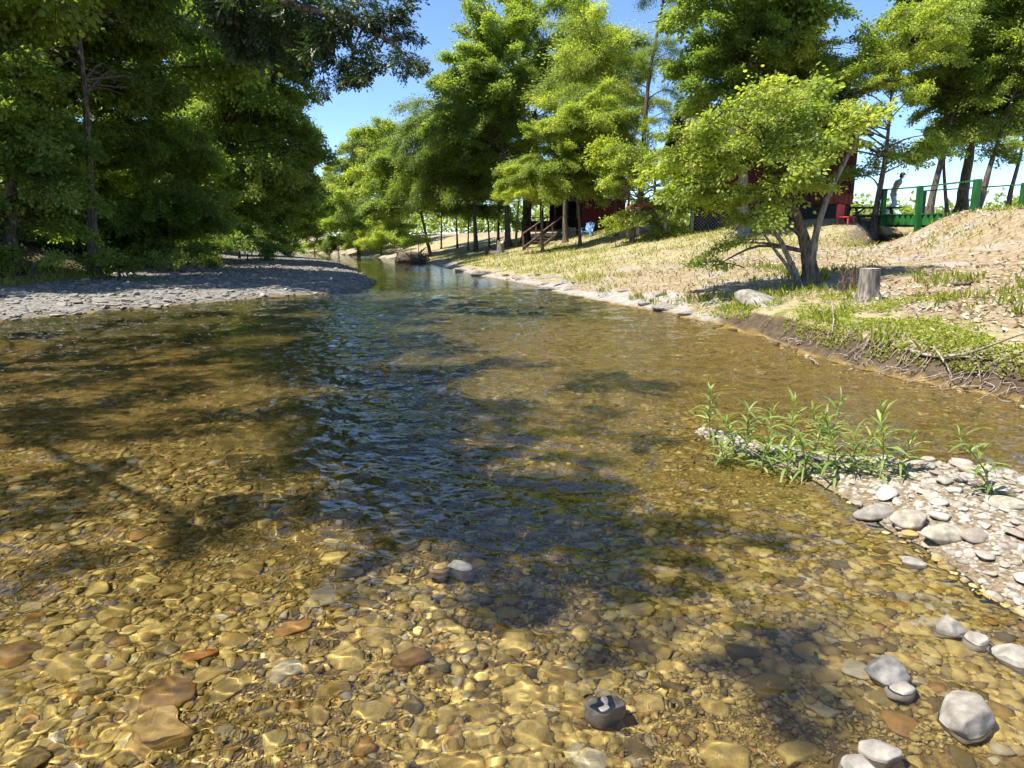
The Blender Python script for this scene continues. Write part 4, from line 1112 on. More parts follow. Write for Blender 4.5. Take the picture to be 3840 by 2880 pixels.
# skirt: trellis of crossed laths in front of the dark crawl space
BP('skirt', lambda q: q.box(((cx0 + cx1) / 2, cyy + .25, (zb - .5 + zfl) / 2), (cx1 - cx0, .1, zfl - zb + .48)), LATT)
lx1 = at(2760, 790, KY * 21).x; zlo = zb - .35
lat = BP('lattice', lambda q: q.box(((cx0 + lx1) / 2, cyy + .02, zfl - .04), (lx1 - cx0, .05, .08)), REDT)
hgt = zfl - .1 - zlo
k = 0; xx = cx0 - hgt
while xx < lx1:
    for d_ in (0, 1):
        a0, a1 = max(xx, cx0), min(xx + hgt, lx1)
        if a1 - a0 > .06:
            za, zc = (zlo + (a0 - xx), zlo + (a1 - xx)) if d_ == 0 else (zlo + hgt - (a0 - xx), zlo + hgt - (a1 - xx))
            BP('lath', lambda q: q.beam((a0, cyy + .06 + .02 * d_, za), (a1, cyy + .06 + .02 * d_, zc), .012, .03, (0, 1, 0)), GREYW, lat)
    xx += .17
# porch on its left
px0 = at(2390, 700, KY * 21).x; zpr = at(2480, 640, KY * 21).z
BP('porch_floor', lambda q: q.box(((px0 + cx0) / 2, cyy + 1.6, zfl - .04), (cx0 - px0 - .02, 3.2, .16)), REDT)
BP('porch_roof', lambda q: q.box(((px0 + cx0) / 2, cyy + 1.5, zpr + .08), (cx0 - px0 - .02, 3.6, .16)), WOODB)
for xx in (px0 + .1, (px0 + cx0) / 2, cx0 - .15):
    for yy in (cyy + .12, cyy + 3.0):
        BP('porch_post', lambda q: q.box((xx, yy, (zfl + zpr) / 2 + .02), (.11, .11, zpr - zfl - .08)), WOODB)
        BP('pier', lambda q: q.box((xx, yy, (zfl - .12 + zb - .6) / 2), (.16, .16, zfl - zb + .45)), GREYW)
BP('porch_rail', lambda q: q.beam((px0, cyy + .12, zfl + .85), (cx0, cyy + .12, zfl + .85), .06, .05), GREYW)
BP('porch_rail', lambda q: q.beam((px0, cyy + 3.0, zfl + .85), (cx0, cyy + 3.0, zfl + .85), .06, .05), GREYW)

s0, s1, s2 = at(1985, 830, KY * 31).x, at(2180, 830, KY * 31).x, at(2345, 800, KY * 31).x
Y2 = KY * 31; sb = tz((s1 + s2) / 2, Y2); szf, sze = sb - .05, at(2260, 745, KY * 31).z
small, SP = cabin('red_cabin', 'small dark red cabin with a shaded porch and stairs behind the slim trees', s1, s2, Y2, 5, sb - .2, szf, sze, sze + 1.4, .3, seed=3)
SP('roof', roof_fn(s0, s2, Y2, 5, sze, 1.3, .4), ROOFM)
SP('gable', gable_fn(s2 - .05, Y2 + .1, 4.9, sze, 1.2), REDW)
SP('porch_floor', lambda q: q.box(((s0 + s1) / 2, Y2 + 2.2, szf + .12), (s1 - s0 - .02, 4.4, .14)), WOODB)
SP('porch_beam', lambda q: q.box(((s0 + s1) / 2, Y2 + .1, sze - .08), (s1 - s0 - .02, .12, .2)), WOODB)
SP('porch_wall', lambda q: q.box((s0 + (s1 - s0) * .72, Y2 + 4.2, (szf + sze) / 2), ((s1 - s0) * .55, .1, sze - szf - .3)), WOODD)
for i in range(5):
    xx = s0 + .08 + (s1 - s0 - .2) * i / 4
    SP('porch_post', lambda q: q.box((xx, Y2 + .1, (szf + .2 + sze - .18) / 2), (.12, .12, sze - szf - .4)), WOODD)
    SP('porch_post', lambda q: q.box((xx, Y2 + 4.1, (szf + .2 + sze - .1) / 2), (.12, .12, sze - szf - .3)), WOODD)
SP('porch_rail', lambda q: q.beam((s0, Y2 + .1, szf + 1.0), (s1, Y2 + .1, szf + 1.0), .05, .06), WOODD)
SP('low_wall', lambda q: q.box(((s0 + s1) / 2, Y2 + 4.1, szf + .5), (s1 - s0, .06, .75)), WOODD)
# stairs down the slope
st_top = at(2085, 838, KY * 30.4); st_bot = at(1992, 895, KY * 27.0)
stairs = obj('stairs', None, None, 'wooden porch stairs with sloping hand rails below the small red cabin', 'stairs', loc=(st_bot.x, st_bot.y, tz(st_bot.x, st_bot.y)))
so_ = stairs.location; stp = Vector((st_top.x, Y2 - .3, szf + .15)); sbt = Vector((st_bot.x, st_bot.y, so_.z))
wd = (stp - sbt).cross(Vector((0, 0, 1))).normalized() * .55
def stpart(nm, a, b, w, h, up=(0, 0, 1), m=WOODB):
    q = MB(); q.beam(a - so_, b - so_, w, h, up); return q.build(nm, m, stairs)
for sgn in (-1, 1):
    stpart('stringer', sbt + wd * sgn, stp + wd * sgn, .06, .22)
    stpart('hand_rail', sbt + wd * sgn + Vector((0, 0, .95)), stp + wd * sgn + Vector((0, 0, .95)), .06, .09)
    for t in (.02, .5, .98): stpart('post', sbt.lerp(stp, t) + wd * sgn * 1.05 - Vector((0, 0, .15)), sbt.lerp(stp, t) + wd * sgn * 1.05 + Vector((0, 0, .96)), .09, .09, (0, 1, 0))
for i in range(7):
    p = sbt.lerp(stp, (i + .5) / 7); stpart('step', p - wd, p + wd, .28, .05)
# blue chair
bc = at(2203, 850, KY * 28.5); bz_ = tz(bc.x, bc.y)
chair = obj('lounge_chair', None, None, 'light blue slatted lounge chair on the grass before the small red cabin', 'chair', loc=(bc.x, bc.y, bz_)); chair.rotation_euler = (0, 0, -.5)
for i in range(5):
    tpart('back_slat', lambda q, i=i: q.beam((-.22 + .11 * i, .22, .28), (-.22 + .11 * i + (i - 2) * .02, .55, 1.0 - abs(i - 2) * .05), .095, .02, (0, 1, 0)), BLUEP, chair)
    tpart('seat_slat', lambda q, i=i: q.box((0, -.28 + .11 * i, .36 - .02 * i), (.55, .095, .02)), BLUEP, chair)
for sx in (-.32, .32):
    tpart('arm', lambda q, sx=sx: q.box((sx, -.02, .56), (.12, .7, .025)), BLUEP, chair)
    tpart('leg', lambda q, sx=sx: q.beam((sx, -.32, 0), (sx, -.32, .55), .09, .03, (0, 1, 0)), BLUEP, chair)
    tpart('leg', lambda q, sx=sx: q.beam((sx, .5, 0), (sx, -.2, .38), .1, .03, (1, 0, 0)), BLUEP, chair)

# stumps
def stump(px, py, w, h, label, seed, jag=0.0):
    p = ground_at(px, py); gg = np.random.default_rng(seed); n = 20
    o = obj('tree_stump', None, None, label, 'stump', loc=p)
    zs = [-.25, 0, .12, .3, .6, 1.0]; rr = [1.9, 1.45, 1.15, 1.03, 1.0, .96]
    lob = 1 + .12 * np.sin(np.arange(n) * 2 * math.pi / n * 4 + seed) + gg.normal(0, .03, n)
    V = []
    for z_, r_ in zip(zs, rr):
        for j in range(n):
            a = 2 * math.pi * j / n; q = r_ * w / 2 * (1 + (lob[j] - 1) * (1.6 if z_ < .2 else .7)) * (1 + gg.normal(0, .02))
            V.append((math.cos(a) * q, math.sin(a) * q, z_ * h + (jag * h * gg.uniform(-.5, .5) if z_ == 1.0 else 0) if z_ > 0 else z_))
    Q = [(i * n + j, i * n + (j + 1) % n, (i + 1) * n + (j + 1) % n, (i + 1) * n + j) for i in range(len(zs) - 1) for j in range(n)]
    obj('bark', np_mesh('bark', V, Q, mats=[BARKM]), o)
    top = V[-n:] + [(0, 0, h * (1 - .3 * jag) + .004)]
    obj('cut_top', np_mesh('cut_top', top, None, [(j, (j + 1) % n, n) for j in range(n)], mats=[CUT], smooth=False), o)
    mb = MB()
    for k in range(5):
        a = gg.uniform(0, 6.28); q = w * .5
        pts = []
        for t in (0, .35, .7, 1.0):
            d = q * (1.0 + t * 2.2); x_, y_ = math.cos(a + t * .4) * d, math.sin(a + t * .4) * d
            pts.append((x_, y_, max(.0, .12 * h * (1 - t)) + tz(p.x + x_, p.y + y_) - p.z))
        q_ = MB(); q_.tube(curve(pts, 4), np.linspace(w * .12, w * .03, 13), 6); q_.build('root', BARKP, o, True)
    return o
CUT = plain('cut_wood', (.42, .36, .28), (.62, .56, .47), 14, .8, .3)
stump(3252, 1125, .33, .56, 'sawn grey stump with a flat pale top on the near bank', 61)
stump(2145, 890, .62, .62, 'ragged brown-topped stump on the slope below the blue chair', 62, .35)
stump(1877, 958, .42, .85, 'thin pale splintered stump at the edge of the shaded wood', 63, .3)

def stick(name, label, pts, r0, r1, cat='branch', m=None, parent=None, group=None, forks=0, seed=0):
    p0 = Vector(pts[0]); q = MB(); gg = random.Random(seed)
    c = curve([Vector(p) - p0 for p in pts], 4)
    q.tube(c, np.linspace(r0, r1, len(c)), 6, True, .2, seed)
    for f in range(forks):
        i = gg.randrange(len(c) // 3, len(c) - 1); d = (c[i] - c[i - 1]).normalized()
        e = c[i] + (d + Vector((gg.gauss(0, .7), gg.gauss(0, .7), gg.gauss(.2, .4)))) * r0 * gg.uniform(8, 22)
        q.tube(curve([c[i], (c[i] + e) / 2 + Vector((gg.gauss(0, .02), 0, .01)), e], 3), np.linspace(r0 * .55, r1 * .5, 7), 5, True)
    return q.build(name, m or DEAD, parent, True, label=label, cat=cat, group=group, loc=p0)
def gp(px, py, dz=0): 
    p = ground_at(px, py); return p + Vector((0, 0, dz))
stick('fallen_branch', 'long pale branch lying along the undercut bank beside the water', [gp(3395, 1330, .03), gp(3500, 1362, .06), gp(3620, 1366, .08), gp(3725, 1362, .06)], .026, .01, forks=3, seed=5)
stick('fallen_branch', 'forked pale branch dipping from the bank into the water', [gp(3495, 1345, .10), gp(3530, 1385, .1), gp(3560, 1420, .06), at_z(3580, 1440, .0)], .016, .006, forks=2, seed=6)
stick('fallen_branch', 'dark stick poking up from the water off the root tangle', [at_z(3035, 1352, -.04), at_z(3050, 1350, .05), at_z(3070, 1368, .02)], .014, .006, seed=7)
stick('fallen_log', 'short dark log lying beside the splintered stump', [gp(1830, 955, .12), gp(1850, 957, .12), gp(1868, 958, .1)], .2, .16, 'log', BARK, seed=8)
stick('fallen_log', 'flat dark piece of wood lying on the leaf litter', [gp(3560, 1074, .03), gp(3600, 1072, .04), gp(3640, 1070, .03)], .05, .03, 'log', BARK, seed=9)
stick('fallen_branch', 'pale driftwood stick at the water edge of the gravel bar', [gp(360, 1150, .05), gp(400, 1158, .08), gp(440, 1157, .05)], .03, .012, forks=1, seed=10)
stick('fallen_branch', 'thin pole leaning on the dark bank above the gravel bar', [gp(480, 1062, .02), gp(450, 1030, .2), at(420, 990, gp(480, 1062).y + 1.0)], .02, .01, seed=11)
stick('fallen_branch', 'bleached root end sticking up beside the grassy lip', [gp(3120, 1260, .02), gp(3122, 1240, .16), gp(3112, 1205, .3), gp(3105, 1203, .26)], .014, .007, seed=12)
stick('fallen_branch', 'bent pale stick lying on the green ground cover', [gp(3395, 1205, .04), gp(3440, 1212, .07), gp(3425, 1180, .1), gp(3400, 1178, .05)], .012, .007, seed=13)
# exposed roots in the cut bank, parts of the ground
gr_ = np.random.default_rng(77)
for i in range(95):
    t = gr_.random(); px = 2900 + t * 940; wl = np.interp(px, [2850, 3100, 3300, 3500, 3700, 3840], [1262, 1350, 1395, 1440, 1480, 1520])
    p = at_z(px, wl, 0); d = gr_.uniform(.02, .42)
    # step inland
    nrm = Vector((.75, .66, 0)) if px < 3300 else Vector((.6, .8, 0))
    a = p + nrm * d; a.z = tz(a.x, a.y) + .01
    L_ = gr_.uniform(.12, .45); an = gr_.uniform(0, 6.28); tl = Vector((math.cos(an), math.sin(an) * .6, 0)) * L_
    pts = []
    for t_ in (0, .3, .65, 1):
        v = a + tl * t_ + Vector((gr_.normal(0, .03), gr_.normal(0, .03), 0)); v.z = max(tz(v.x, v.y), -.03) + .015 + .06 * math.sin(t_ * 3) * gr_.uniform(.2, 1.6); pts.append(v)
    q = MB(); r_ = gr_.uniform(.003, .011); q.tube(curve(pts, 3), np.linspace(r_, r_ * .4, 10), 5, True, .2, i); q.build('root', DEAD, ground, True)

for i in range(60):
    t = gr_.random(); yy_s = 13 + 26 * t ** 1.2; xx_s = np.interp(yy_s, RB[:, 1], RB[:, 0]) + gr_.uniform(.12, 1.3)
    sl_ = place_stone(ground, (xx_s, yy_s, tz(xx_s, yy_s)), gr_.lognormal(-1.1, .5), gr_, SLAB_ME, .62, 'slab')
    sl_.rotation_euler = (gr_.normal(0, .2), gr_.normal(0, .2), gr_.uniform(0, 6.28)); sl_.scale.x *= gr_.uniform(.8, 1.8)
# dead brown shrub by the stump, bare sapling, root mound
def twiggy(name, label, base, n, h, spread, m, cat, seed, r=.006, lean=(0, 0)):
    o = obj(name, None, None, label, cat, loc=base); gg = np.random.default_rng(seed)
    for i in range(n):
        a = gg.uniform(0, 6.28); s_ = gg.uniform(.2, 1) * spread; hh = h * gg.uniform(.5, 1.1)
        e = Vector((math.cos(a) * s_ + lean[0] * hh, math.sin(a) * s_ + lean[1] * hh, hh)); st = Vector((gg.normal(0, .05), gg.normal(0, .05), -.03))
        q = MB(); c = curve([st, st.lerp(e, .5) + Vector((gg.normal(0, .04), gg.normal(0, .04), .05)), e], 5); q.tube(c, np.linspace(r, r * .3, len(c)), 4)
        for f in range(5):
            k_ = gg.integers(4, len(c) - 1); e2 = c[k_] + Vector((gg.normal(0, .1), gg.normal(0, .1), gg.uniform(.03, .16))) * (h * .9); q.tube([c[k_], (c[k_] + e2) / 2 + Vector((0, 0, .01)), e2], [r * .5, r * .4, r * .2], 3)
        q.build('stem', m, o, True)
    return o
RUST = plain('rust_stem', (.13, .07, .045), (.26, .16, .11), 20, .9, 0)
twiggy('dead_shrub', 'reddish brown leafless shrub just left of the sawn stump', gp(3170, 1105), 18, .55, .3, RUST, 'shrub', 81)
twiggy('sapling', 'thin bare leaning sapling on the leaf litter of the slope', gp(2668, 1040), 3, 1.0, .12, RUST, 'sapling', 82, .009, (-.35, 0))
rp = at(1545, 940, KY * 32.5)
rm_, _ = stone_verts(4, np.random.default_rng(9), .8, 6)
rm_[:, 0] *= 1.5
ro = obj('root_mound', np_mesh('root_mound', rm_ * (.95, .8, .75), None, ICO[4][1], mats=[BARK]), None, 'dark upturned root mound at the far water edge under the yellow-green bush', 'root mound', loc=(rp.x, rp.y, .2))
for i in range(16):
    a = gr_.uniform(0, 6.28); e = Vector((math.cos(a) * gr_.uniform(1.1, 1.9), math.sin(a) * .8 - .4, gr_.uniform(-.1, 1.1)))
    q = MB(); q.tube(curve([e * .35, e * .75 + Vector((0, 0, .15)), e], 4), np.linspace(.06, .015, 9), 5); q.build('root', DEAD, ro, True)
#SPLIT4
# ------------------------------------------------------------------ water willow plants on the spit
def lance(L, W, curl, name='leaf'):
    n = 7; V = []; 
    for i in range(n):
        t = i / (n - 1); w = W * math.sin(math.pi * min(1, t * .93 + .04)) ** .8 * (1 - .25 * t); z = .22 * L * math.sin(t * 1.7) - curl * L * t * t
        V += [(t * L, -w / 2, z + w * .18), (t * L, 0, z), (t * L, w / 2, z + w * .18)]
    Q = []
    for i in range(n - 1):
        a = i * 3; Q += [(a, a + 3, a + 4, a + 1), (a + 1, a + 4, a + 5, a + 2)]
    me = np_mesh(name, V, Q, mats=[LEAF['plant']]); fattr(me, 'rnd', np.full(len(V), random.random()))
    return me
LANCE = [lance(.155, .021, .35), lance(.18, .023, .6), lance(.13, .019, .15), lance(.17, .020, .9), lance(.12, .022, .45)]
STEMM = plain('plant_stem', (.16, .20, .05), (.26, .30, .09), 20, .7, 0)
PLANTS = [(2790, 1745, 1540, 'tall leafy plant standing in the water at the tip of the spit', (0, 0)), (2665, 1660, 1470, 'outermost plant rooted in the water beyond the spit tip', (-.05, 0)), (2745, 1720, 1590, 'shorter plant close behind the tall one at the spit tip', (-.1, .1)),
          (2875, 1720, 1560, 'plant with a drooping pale leaf left of the clump centre', (.05, .1)), (2945, 1820, 1690, 'lowest plant at the water edge with leaves hanging like a fountain', (0, 0)), (2965, 1740, 1520, 'tall plant in the middle of the clump with a broad hanging leaf', (0, .1)),
          (3040, 1770, 1560, 'dense plant right of the clump middle', (.1, 0)), (3105, 1760, 1500, 'tallest plant with an arching top', (.05, 0)), (3130, 1800, 1610, 'plant hidden low behind the tallest one', (-.1, .15)),
          (3200, 1790, 1640, 'short plant between the tallest and the twin-topped one', (0, .1)), (3295, 1810, 1540, 'upright plant with a twin top at the right of the clump', (-.05, 0)), (3380, 1790, 1650, 'rosette-topped plant at the right end of the clump', (.1, 0)),
          (3010, 1800, 1650, 'small pale plant in front of the clump', (-.1, -.1)), (2850, 1790, 1660, 'low bushy plant at the water edge left of the fountain-leaved one', (.1, 0)), (3070, 1700, 1540, 'plant at the back of the clump nearest the far channel', (-.12, .1)), (3240, 1760, 1600, 'leaning plant behind the twin-topped one', (.18, .1)), (2720, 1790, 1680, 'small drooping plant in the water in front of the spit tip', (-.15, -.1)), (3700, 1870, 1640, 'lone bent plant arching over the spit near the picture edge', (-.32, .1))]
gp_ = np.random.default_rng(500)
for (px, pyb, pyt, lab, lean) in PLANTS:
    b = ground_at(px, pyb) if True else None
    topz = at(px, pyt, b.y).z; h = max(.22, topz - b.z)
    o = obj('water_willow', None, None, lab, 'plant', 'water willow plants on the spit', loc=b)
    nst = 1
    top = Vector((lean[0] * h * 1.6, lean[1] * h, h * .97))
    c = curve([Vector((0, 0, -.05)), Vector((gp_.normal(0, .01), gp_.normal(0, .01), h * .4)) + Vector((lean[0], lean[1], 0)) * h * .25, top], 8)
    q = MB(); q.tube(c, np.linspace(.0065, .0028, len(c)), 5); receive(q.build('stem', STEMM, o, True))
    lv = 9 + int(h * 18)
    for i in range(lv):
        t = .18 + .82 * i / (lv - 1); p = c[min(len(c) - 1, int(t * (len(c) - 1)))]
        for sgn in (0, math.pi) if i < lv - 1 else (0, 2.1, 4.2):
            yaw = i * 1.45 + sgn + gp_.normal(0, .25)
            lo_ = obj('leaf', LANCE[int(gp_.integers(5))], o, loc=p)
            lo_.rotation_euler = (gp_.normal(0, .2), -R(8 + 50 * t ** 3) + gp_.normal(0, .2), yaw)
            sc_l = (.62 + .5 * math.sin(t * 2.6)) * gp_.uniform(.75, 1.2); lo_.scale = (sc_l, sc_l, sc_l)

# ------------------------------------------------------------------ ground cover, grass and leaf litter (uncountable)
def flakes(name, pts, nrm_up, size, ratio, tilt, g, m, parent, shape='kite', lift=.0, kind='stuff', label=None):
    n = len(pts); a = g.uniform(0, 6.28, n); el = g.normal(tilt[0], tilt[1], n)
    X = np.stack([np.cos(a) * np.cos(el), np.sin(a) * np.cos(el), np.sin(el)], -1)
    up = np.stack([g.normal(0, .3, n), g.normal(0, .3, n), np.ones(n)], -1)
    Y = np.cross(up, X); Y /= np.linalg.norm(Y, axis=1)[:, None]
    Z = np.cross(X, Y)
    L = np.asarray(size); W = L * ratio
    K = np.array([(0, 0, 0), (.45, .5, .12), (1, 0, .02), (.45, -.5, .12)])
    V = K[None, :, 0, None] * X[:, None] * L[:, None, None] + K[None, :, 1, None] * Y[:, None] * W[:, None, None] + K[None, :, 2, None] * Z[:, None] * L[:, None, None] + np.asarray(pts)[:, None]
    i = np.arange(n)[:, None] * 4
    T = np.concatenate([i + (0, 1, 2), i + (0, 2, 3)], 1).reshape(-1, 3)
    me = np_mesh(name, V.reshape(-1, 3), None, T, False, [m]); fattr(me, 'rnd', np.repeat(g.random(n), 4))
    o = obj(name, me, parent, kind=kind)
    if label: o['label'] = label
    return o
def litter_mat():
    m, nt, b = mat('dry_leaf')
    r = attr(nt, 'rnd')
    c = mix(nt, ramp(nt, r, 0, .5), (.20, .125, .06), (.42, .33, .20)); c = mix(nt, ramp(nt, r, .6, 1), c, (.58, .50, .35))
    nt.links.new(c, b.inputs['Base Color']); b.inputs['Roughness'].default_value = .8; b.inputs['Specular IOR Level'].default_value = .2
    return m
GRASSM = leaf_mat('ground_cover_leaf', (.16, .20, .025), (.38, .38, .07), .4)
gf = np.random.default_rng(600)
def bank_pts(n, ylo, yhi, dlo, dhi, test=None, xhi=19, pw=1.6):
    y = ylo + (yhi - ylo) * gf.random(n) ** pw; x = gf.uniform(-8, xhi, n)
    d = pdist(RB, x, y); k = (d > dlo) & (d < dhi) & (np.abs(x) < .9 * y + 1.5)
    x, y, d = x[k], y[k], d[k]
    if test is not None:
        k = test(x, y, d); x, y = x[k], y[k]
    return np.stack([x, y, terrain(x, y)], -1)
lp = bank_pts(70000, 5.5, 40, .5, 13.5, lambda x, y, d: gf.random(len(x)) < np.where(y < 14, sstep(.8, 2.6, d + (fbm(x, y, 2.2, 4) - .5) * 2.5), .25 + .75 * sstep(.45, .6, fbm(x, y, 1.8, 3))) * np.where(y > 23, .35, 1))
flakes('leaf_litter', lp + (0, 0, .01), None, gf.uniform(.05, .13, len(lp)), .55, (.12, .3), gf, litter_mat(), None, label='dry tan leaves strewn over the right bank slope')
cp = bank_pts(120000, 5, 16.5, .18, 3.2, lambda x, y, d: gf.random(len(x)) < (1 - sstep(.9, 2.4, d + (fbm(x, y, 1.2, 4) - .5) * 3.0)) * (1 - sstep(13, 15.6, y)) * sstep(.40, .52, fbm(x + 5, y, .7, 3) + .06), xhi=9, pw=1.1)
cp = cp[:20000]
cp[:, 2] += .16 * np.clip(fbm(cp[:, 0], cp[:, 1], .55, 3) - .42, 0, 1)
flakes('ground_cover', np.repeat(cp, 3, 0) + np.concatenate([gf.normal(0, .02, (len(cp) * 3, 2)), gf.uniform(0, .06, (len(cp) * 3, 1))], 1), None, gf.uniform(.025, .06, len(cp) * 3), .6, (.5, .4), gf, GRASSM, None, label='low bright green plants covering the near bank lip')
wd_ = bank_pts(9000, 5, 20, .3, 5, lambda x, y, d: fbm(x + 9, y, .8, 3) > .58, xhi=10, pw=1.0)
flakes('weeds', np.repeat(wd_, 4, 0) + np.concatenate([gf.normal(0, .04, (len(wd_) * 4, 2)), np.zeros((len(wd_) * 4, 1))], 1), None, gf.uniform(.08, .24, len(wd_) * 4), .16, (1.1, .3), gf, GRASSM, None, label='scattered taller weeds on the near right bank')
fp = bank_pts(52000, 14, 56, .9, 12, lambda x, y, d: gf.random(len(x)) < (.15 + .85 * sstep(.45, .58, fbm(x, y, 2.4, 4))) * sstep(15, 21, y), pw=1.2)
flakes('grass', fp, None, gf.uniform(.08, .22, len(fp)), .18, (1.0, .3), gf, GRASSM, None, label='patchy yellow-green grass on the slope below the cabins')
wp = np.stack([gf.uniform(-17, -13, 1500), gf.uniform(14, 24, 1500)], -1)
wp = np.concatenate([wp, terrain(wp[:, 0], wp[:, 1])[:, None]], 1); wp = wp[(pdist(VB, wp[:, 0], wp[:, 1]) < .6) & (pdist(VB, wp[:, 0], wp[:, 1]) > -1.2)]
flakes('grass', np.repeat(wp, 3, 0) + np.concatenate([gf.normal(0, .08, (len(wp) * 3, 2)), np.zeros((len(wp) * 3, 1))], 1), None, gf.uniform(.1, .26, len(wp) * 3), .2, (1.0, .3), gf, GRASSM, None, label='dark grass fringe where the gravel bar meets the wooded bank')

# distant wood on the skyline beyond the plateau
tw = np.random.default_rng(610)
ang = np.radians(np.linspace(-48, 48, 130))
tp = []
for a in ang:
    dist = tw.uniform(165, 215); hgt_ = tw.uniform(7, 12.5); cx_t, cy_t = math.sin(a) * dist, math.cos(a) * dist
    v = tw.normal(size=(230, 3)); v /= np.linalg.norm(v, axis=1)[:, None]; v *= (.55 + .45 * tw.random((230, 1))) * (1 + .25 * np.sin(v[:, :1] * 5 + a * 40))
    tp.append(np.array((cx_t, cy_t, 3 + hgt_ * .45)) + v * (4.8, 4.8, hgt_ * .55))
tp = np.concatenate(tp)
flakes('treeline', tp, None, tw.uniform(.8, 1.7, len(tp)), .7, (0, .7), tw, LEAF['far'], None, label='distant wood on the skyline')

# ------------------------------------------------------------------ person on the footbridge
SKIN = plain('skin', (.42, .25, .18), (.50, .31, .23), 20, .6, 0)
SHIRT = plain('grey_shirt', (.30, .31, .31), (.40, .41, .41), 12, .9, .2)
JEANS = plain('washed_jeans', (.30, .34, .40), (.50, .54, .60), 10, .9, .2)
CAP = plain('dark_cap', (.03, .032, .035), (.06, .06, .065), 20, .8, 0)
SHOE = plain('white_shoe', (.45, .45, .45), (.65, .65, .65), 20, .7, 0)
HAIR = plain('dark_hair', (.02, .015, .012), (.04, .03, .025), 30, .8, 0)
pp0 = at(3338, 808, KY * 17.9); deckz = A.z + .045
person = obj('person', None, None, 'person in grey shirt, washed jeans and dark cap striding over the green footbridge', 'person', loc=(pp0.x, pp0.y, deckz))
person.rotation_euler = (0, 0, R(-8))
def skin_part(name, V, E, Rd, m, sub=2):
    me = bpy.data.meshes.new(name); me.from_pydata(V, E, []); o = bpy.data.objects.new(name, me); COL.objects.link(o)
    md = o.modifiers.new('s', 'SKIN'); md.use_smooth_shade = True
    for i, r in enumerate(Rd):
        me.skin_vertices[0].data[i].radius = (r, r) if not isinstance(r, tuple) else r
    me.skin_vertices[0].data[0].use_root = True
    ss = o.modifiers.new('d', 'SUBSURF'); ss.levels = sub; ss.render_levels = sub
    dg = bpy.context.evaluated_depsgraph_get(); ev = bpy.data.meshes.new_from_object(o.evaluated_get(dg))
    bpy.data.objects.remove(o); ev.materials.clear(); ev.materials.append(m); ev.name = name
    return obj(name, ev, person)
# x forward, y side, z up
hip, chest, neck, head = (0, 0, .93), (.15, 0, 1.27), (.245, 0, 1.45), (.30, 0, 1.57)
BV = [hip, (.07, 0, 1.10), chest, (.21, 0, 1.38), neck, (.275, 0, 1.50), head, (.325, 0, 1.66)]
BE = [(0, 1), (1, 2), (2, 3), (3, 4), (4, 5), (5, 6), (6, 7)]
BRd = [(.13, .10), (.13, .10), (.15, .11), (.11, .08), .055, .055, .095, .07]
for s in (-1, 1):
    k = len(BV); fw = .05 if s > 0 else -.04
    BV += [(.19, s * .17, 1.385), (.05 + fw, s * .235, 1.15), (.10 + fw * 2, s * .22, .94), (.125 + fw * 2, s * .215, .87)]
    BE += [(3, k), (k, k + 1), (k + 1, k + 2), (k + 2, k + 3)]; BRd += [.058, .043, .03, .034]
    for j, (dx, dy, l) in enumerate([(.02, 0, .085), (.008, .004, .095), (-.006, .004, .088), (-.02, 0, .07), (.035, -.02, .05)]):
        kk_ = len(BV); b0 = BV[k + 3]
        BV += [(b0[0] + dx, b0[1] + s * dy, b0[2] - l * .55), (b0[0] + dx * 1.2 - .012, b0[1] + s * (dy - .012), b0[2] - l)]
        BE += [(k + 3, kk_), (kk_, kk_ + 1)]; BRd += [.009, .008]
    # legs
    k = len(BV)
    if s > 0: leg = [(.02, .085, .88), (.20, .09, .52), (.02, .09, .11), (.15, .09, .045)]
    else: leg = [(-.01, -.085, .88), (.06, -.095, .50), (-.24, -.10, .14), (-.12, -.10, .045)]
    BV += leg; BE += [(0, k), (k, k + 1), (k + 1, k + 2), (k + 2, k + 3)]; BRd += [.085, .058, .042, .035]
skin_part('body', BV, BE, BRd, SKIN, 1)
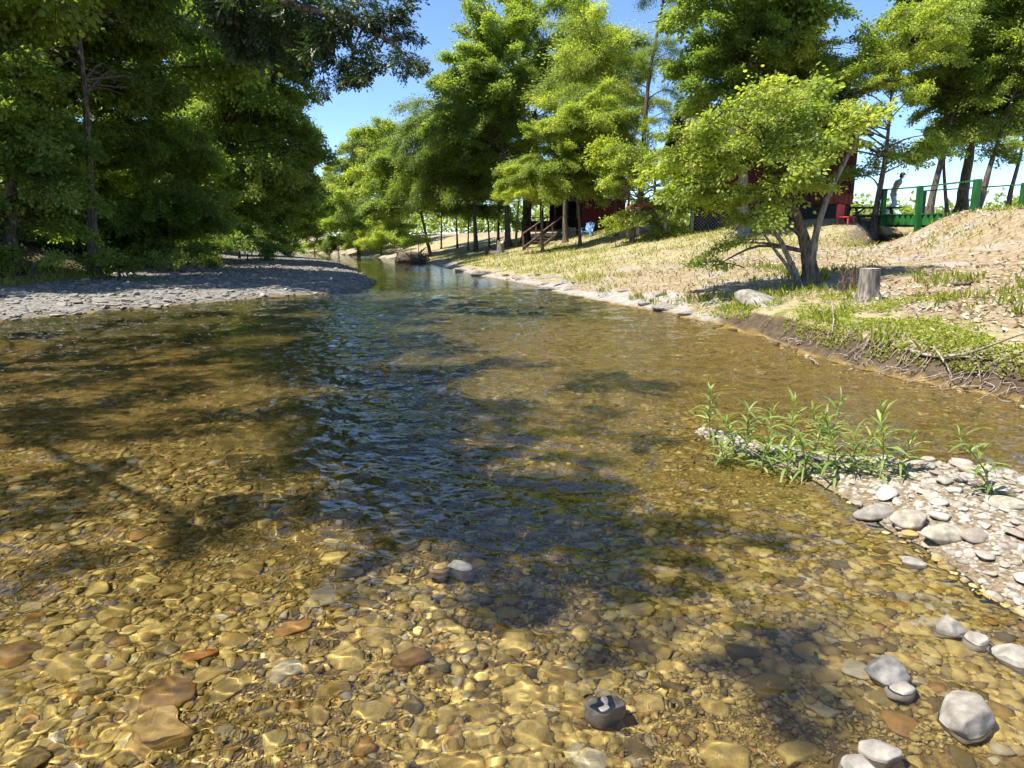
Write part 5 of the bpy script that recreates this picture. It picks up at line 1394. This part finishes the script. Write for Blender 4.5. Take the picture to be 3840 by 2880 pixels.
skin_part('shirt', [hip, (.07, 0, 1.10), chest, (.21, 0, 1.38), (.235, 0, 1.42), (.19, .17, 1.39), (.10, .225, 1.22), (.19, -.17, 1.39), (.08, -.225, 1.22)], [(0, 1), (1, 2), (2, 3), (3, 4), (3, 5), (5, 6), (3, 7), (7, 8)],
          [(.16, .125), (.155, .12), (.175, .13), (.125, .095), .075, .08, .066, .08, .066], SHIRT, 1)
for s in (1, -1):
    if s > 0: leg = [(.0, .06, .95), (.02, .085, .86), (.20, .09, .52), (.11, .09, .30), (.03, .09, .12)]
    else: leg = [(.0, -.06, .95), (-.01, -.085, .86), (.06, -.095, .50), (-.09, -.10, .31), (-.225, -.10, .15)]
    skin_part('trouser_leg', leg, [(i, i + 1) for i in range(4)], [.10, .105, .078, .066, .062], JEANS, 1)
    a = Vector(leg[-1]); skin_part('shoe', [(a.x - .05, a.y, .055 if s > 0 else .09), (a.x + .06, a.y, .05), (a.x + .16, a.y, .04)], [(0, 1), (1, 2)], [.052, .05, .04], SHOE, 1)
q = MB(); V, T = ICO[3]; hc = np.array((.31, 0, 1.625)); Vh = V.copy(); Vh = np.where(Vh[:, 2:3] < 0, Vh * (1, 1, .25), Vh); q.add(Vh * (.112, .095, .10) + hc + (0, 0, .02), None, T); cap = q.build('cap', CAP, person, True)
q = MB(); q.add(V * (.075, .07, .012) + hc + (.13, 0, .012), None, T); q.build('cap_peak', CAP, person, True)
q = MB(); q.add(V * (.022, .014, .02) + np.array((.415, 0, 1.565)), None, T); q.build('nose', SKIN, person, True)
for s in (-1, 1):
    q = MB(); q.add(V * (.018, .01, .03) + np.array((.29, s * .092, 1.575)), None, T); q.build('ear', SKIN, person, True)
    q = MB(); q.add(V * .009 + np.array((.385, s * .035, 1.595)), None, T); q.build('eye', HAIR, person, True)
q = MB(); q.add(V * (.008, .028, .006) + np.array((.388, 0, 1.522)), None, T); q.build('mouth', REDT, person, True)
q = MB(); q.add(V * (.07, .088, .06) + np.array((.265, 0, 1.585)), None, T); q.build('hair', HAIR, person, True)
# fishing rod leaning behind the bridge
f0, f1 = at(3675, 790, KY * 18), at(3730, 652, KY * 18.4)
q = MB(); q.tube([Vector((0, 0, -.2)), (f1 - f0) * .5, f1 - f0], [.014, .012, .009], 6)
q.build('metal_rod', STEEL, None, True, label='thin grey rod standing slanted behind the tall green post', cat='rod', loc=f0)
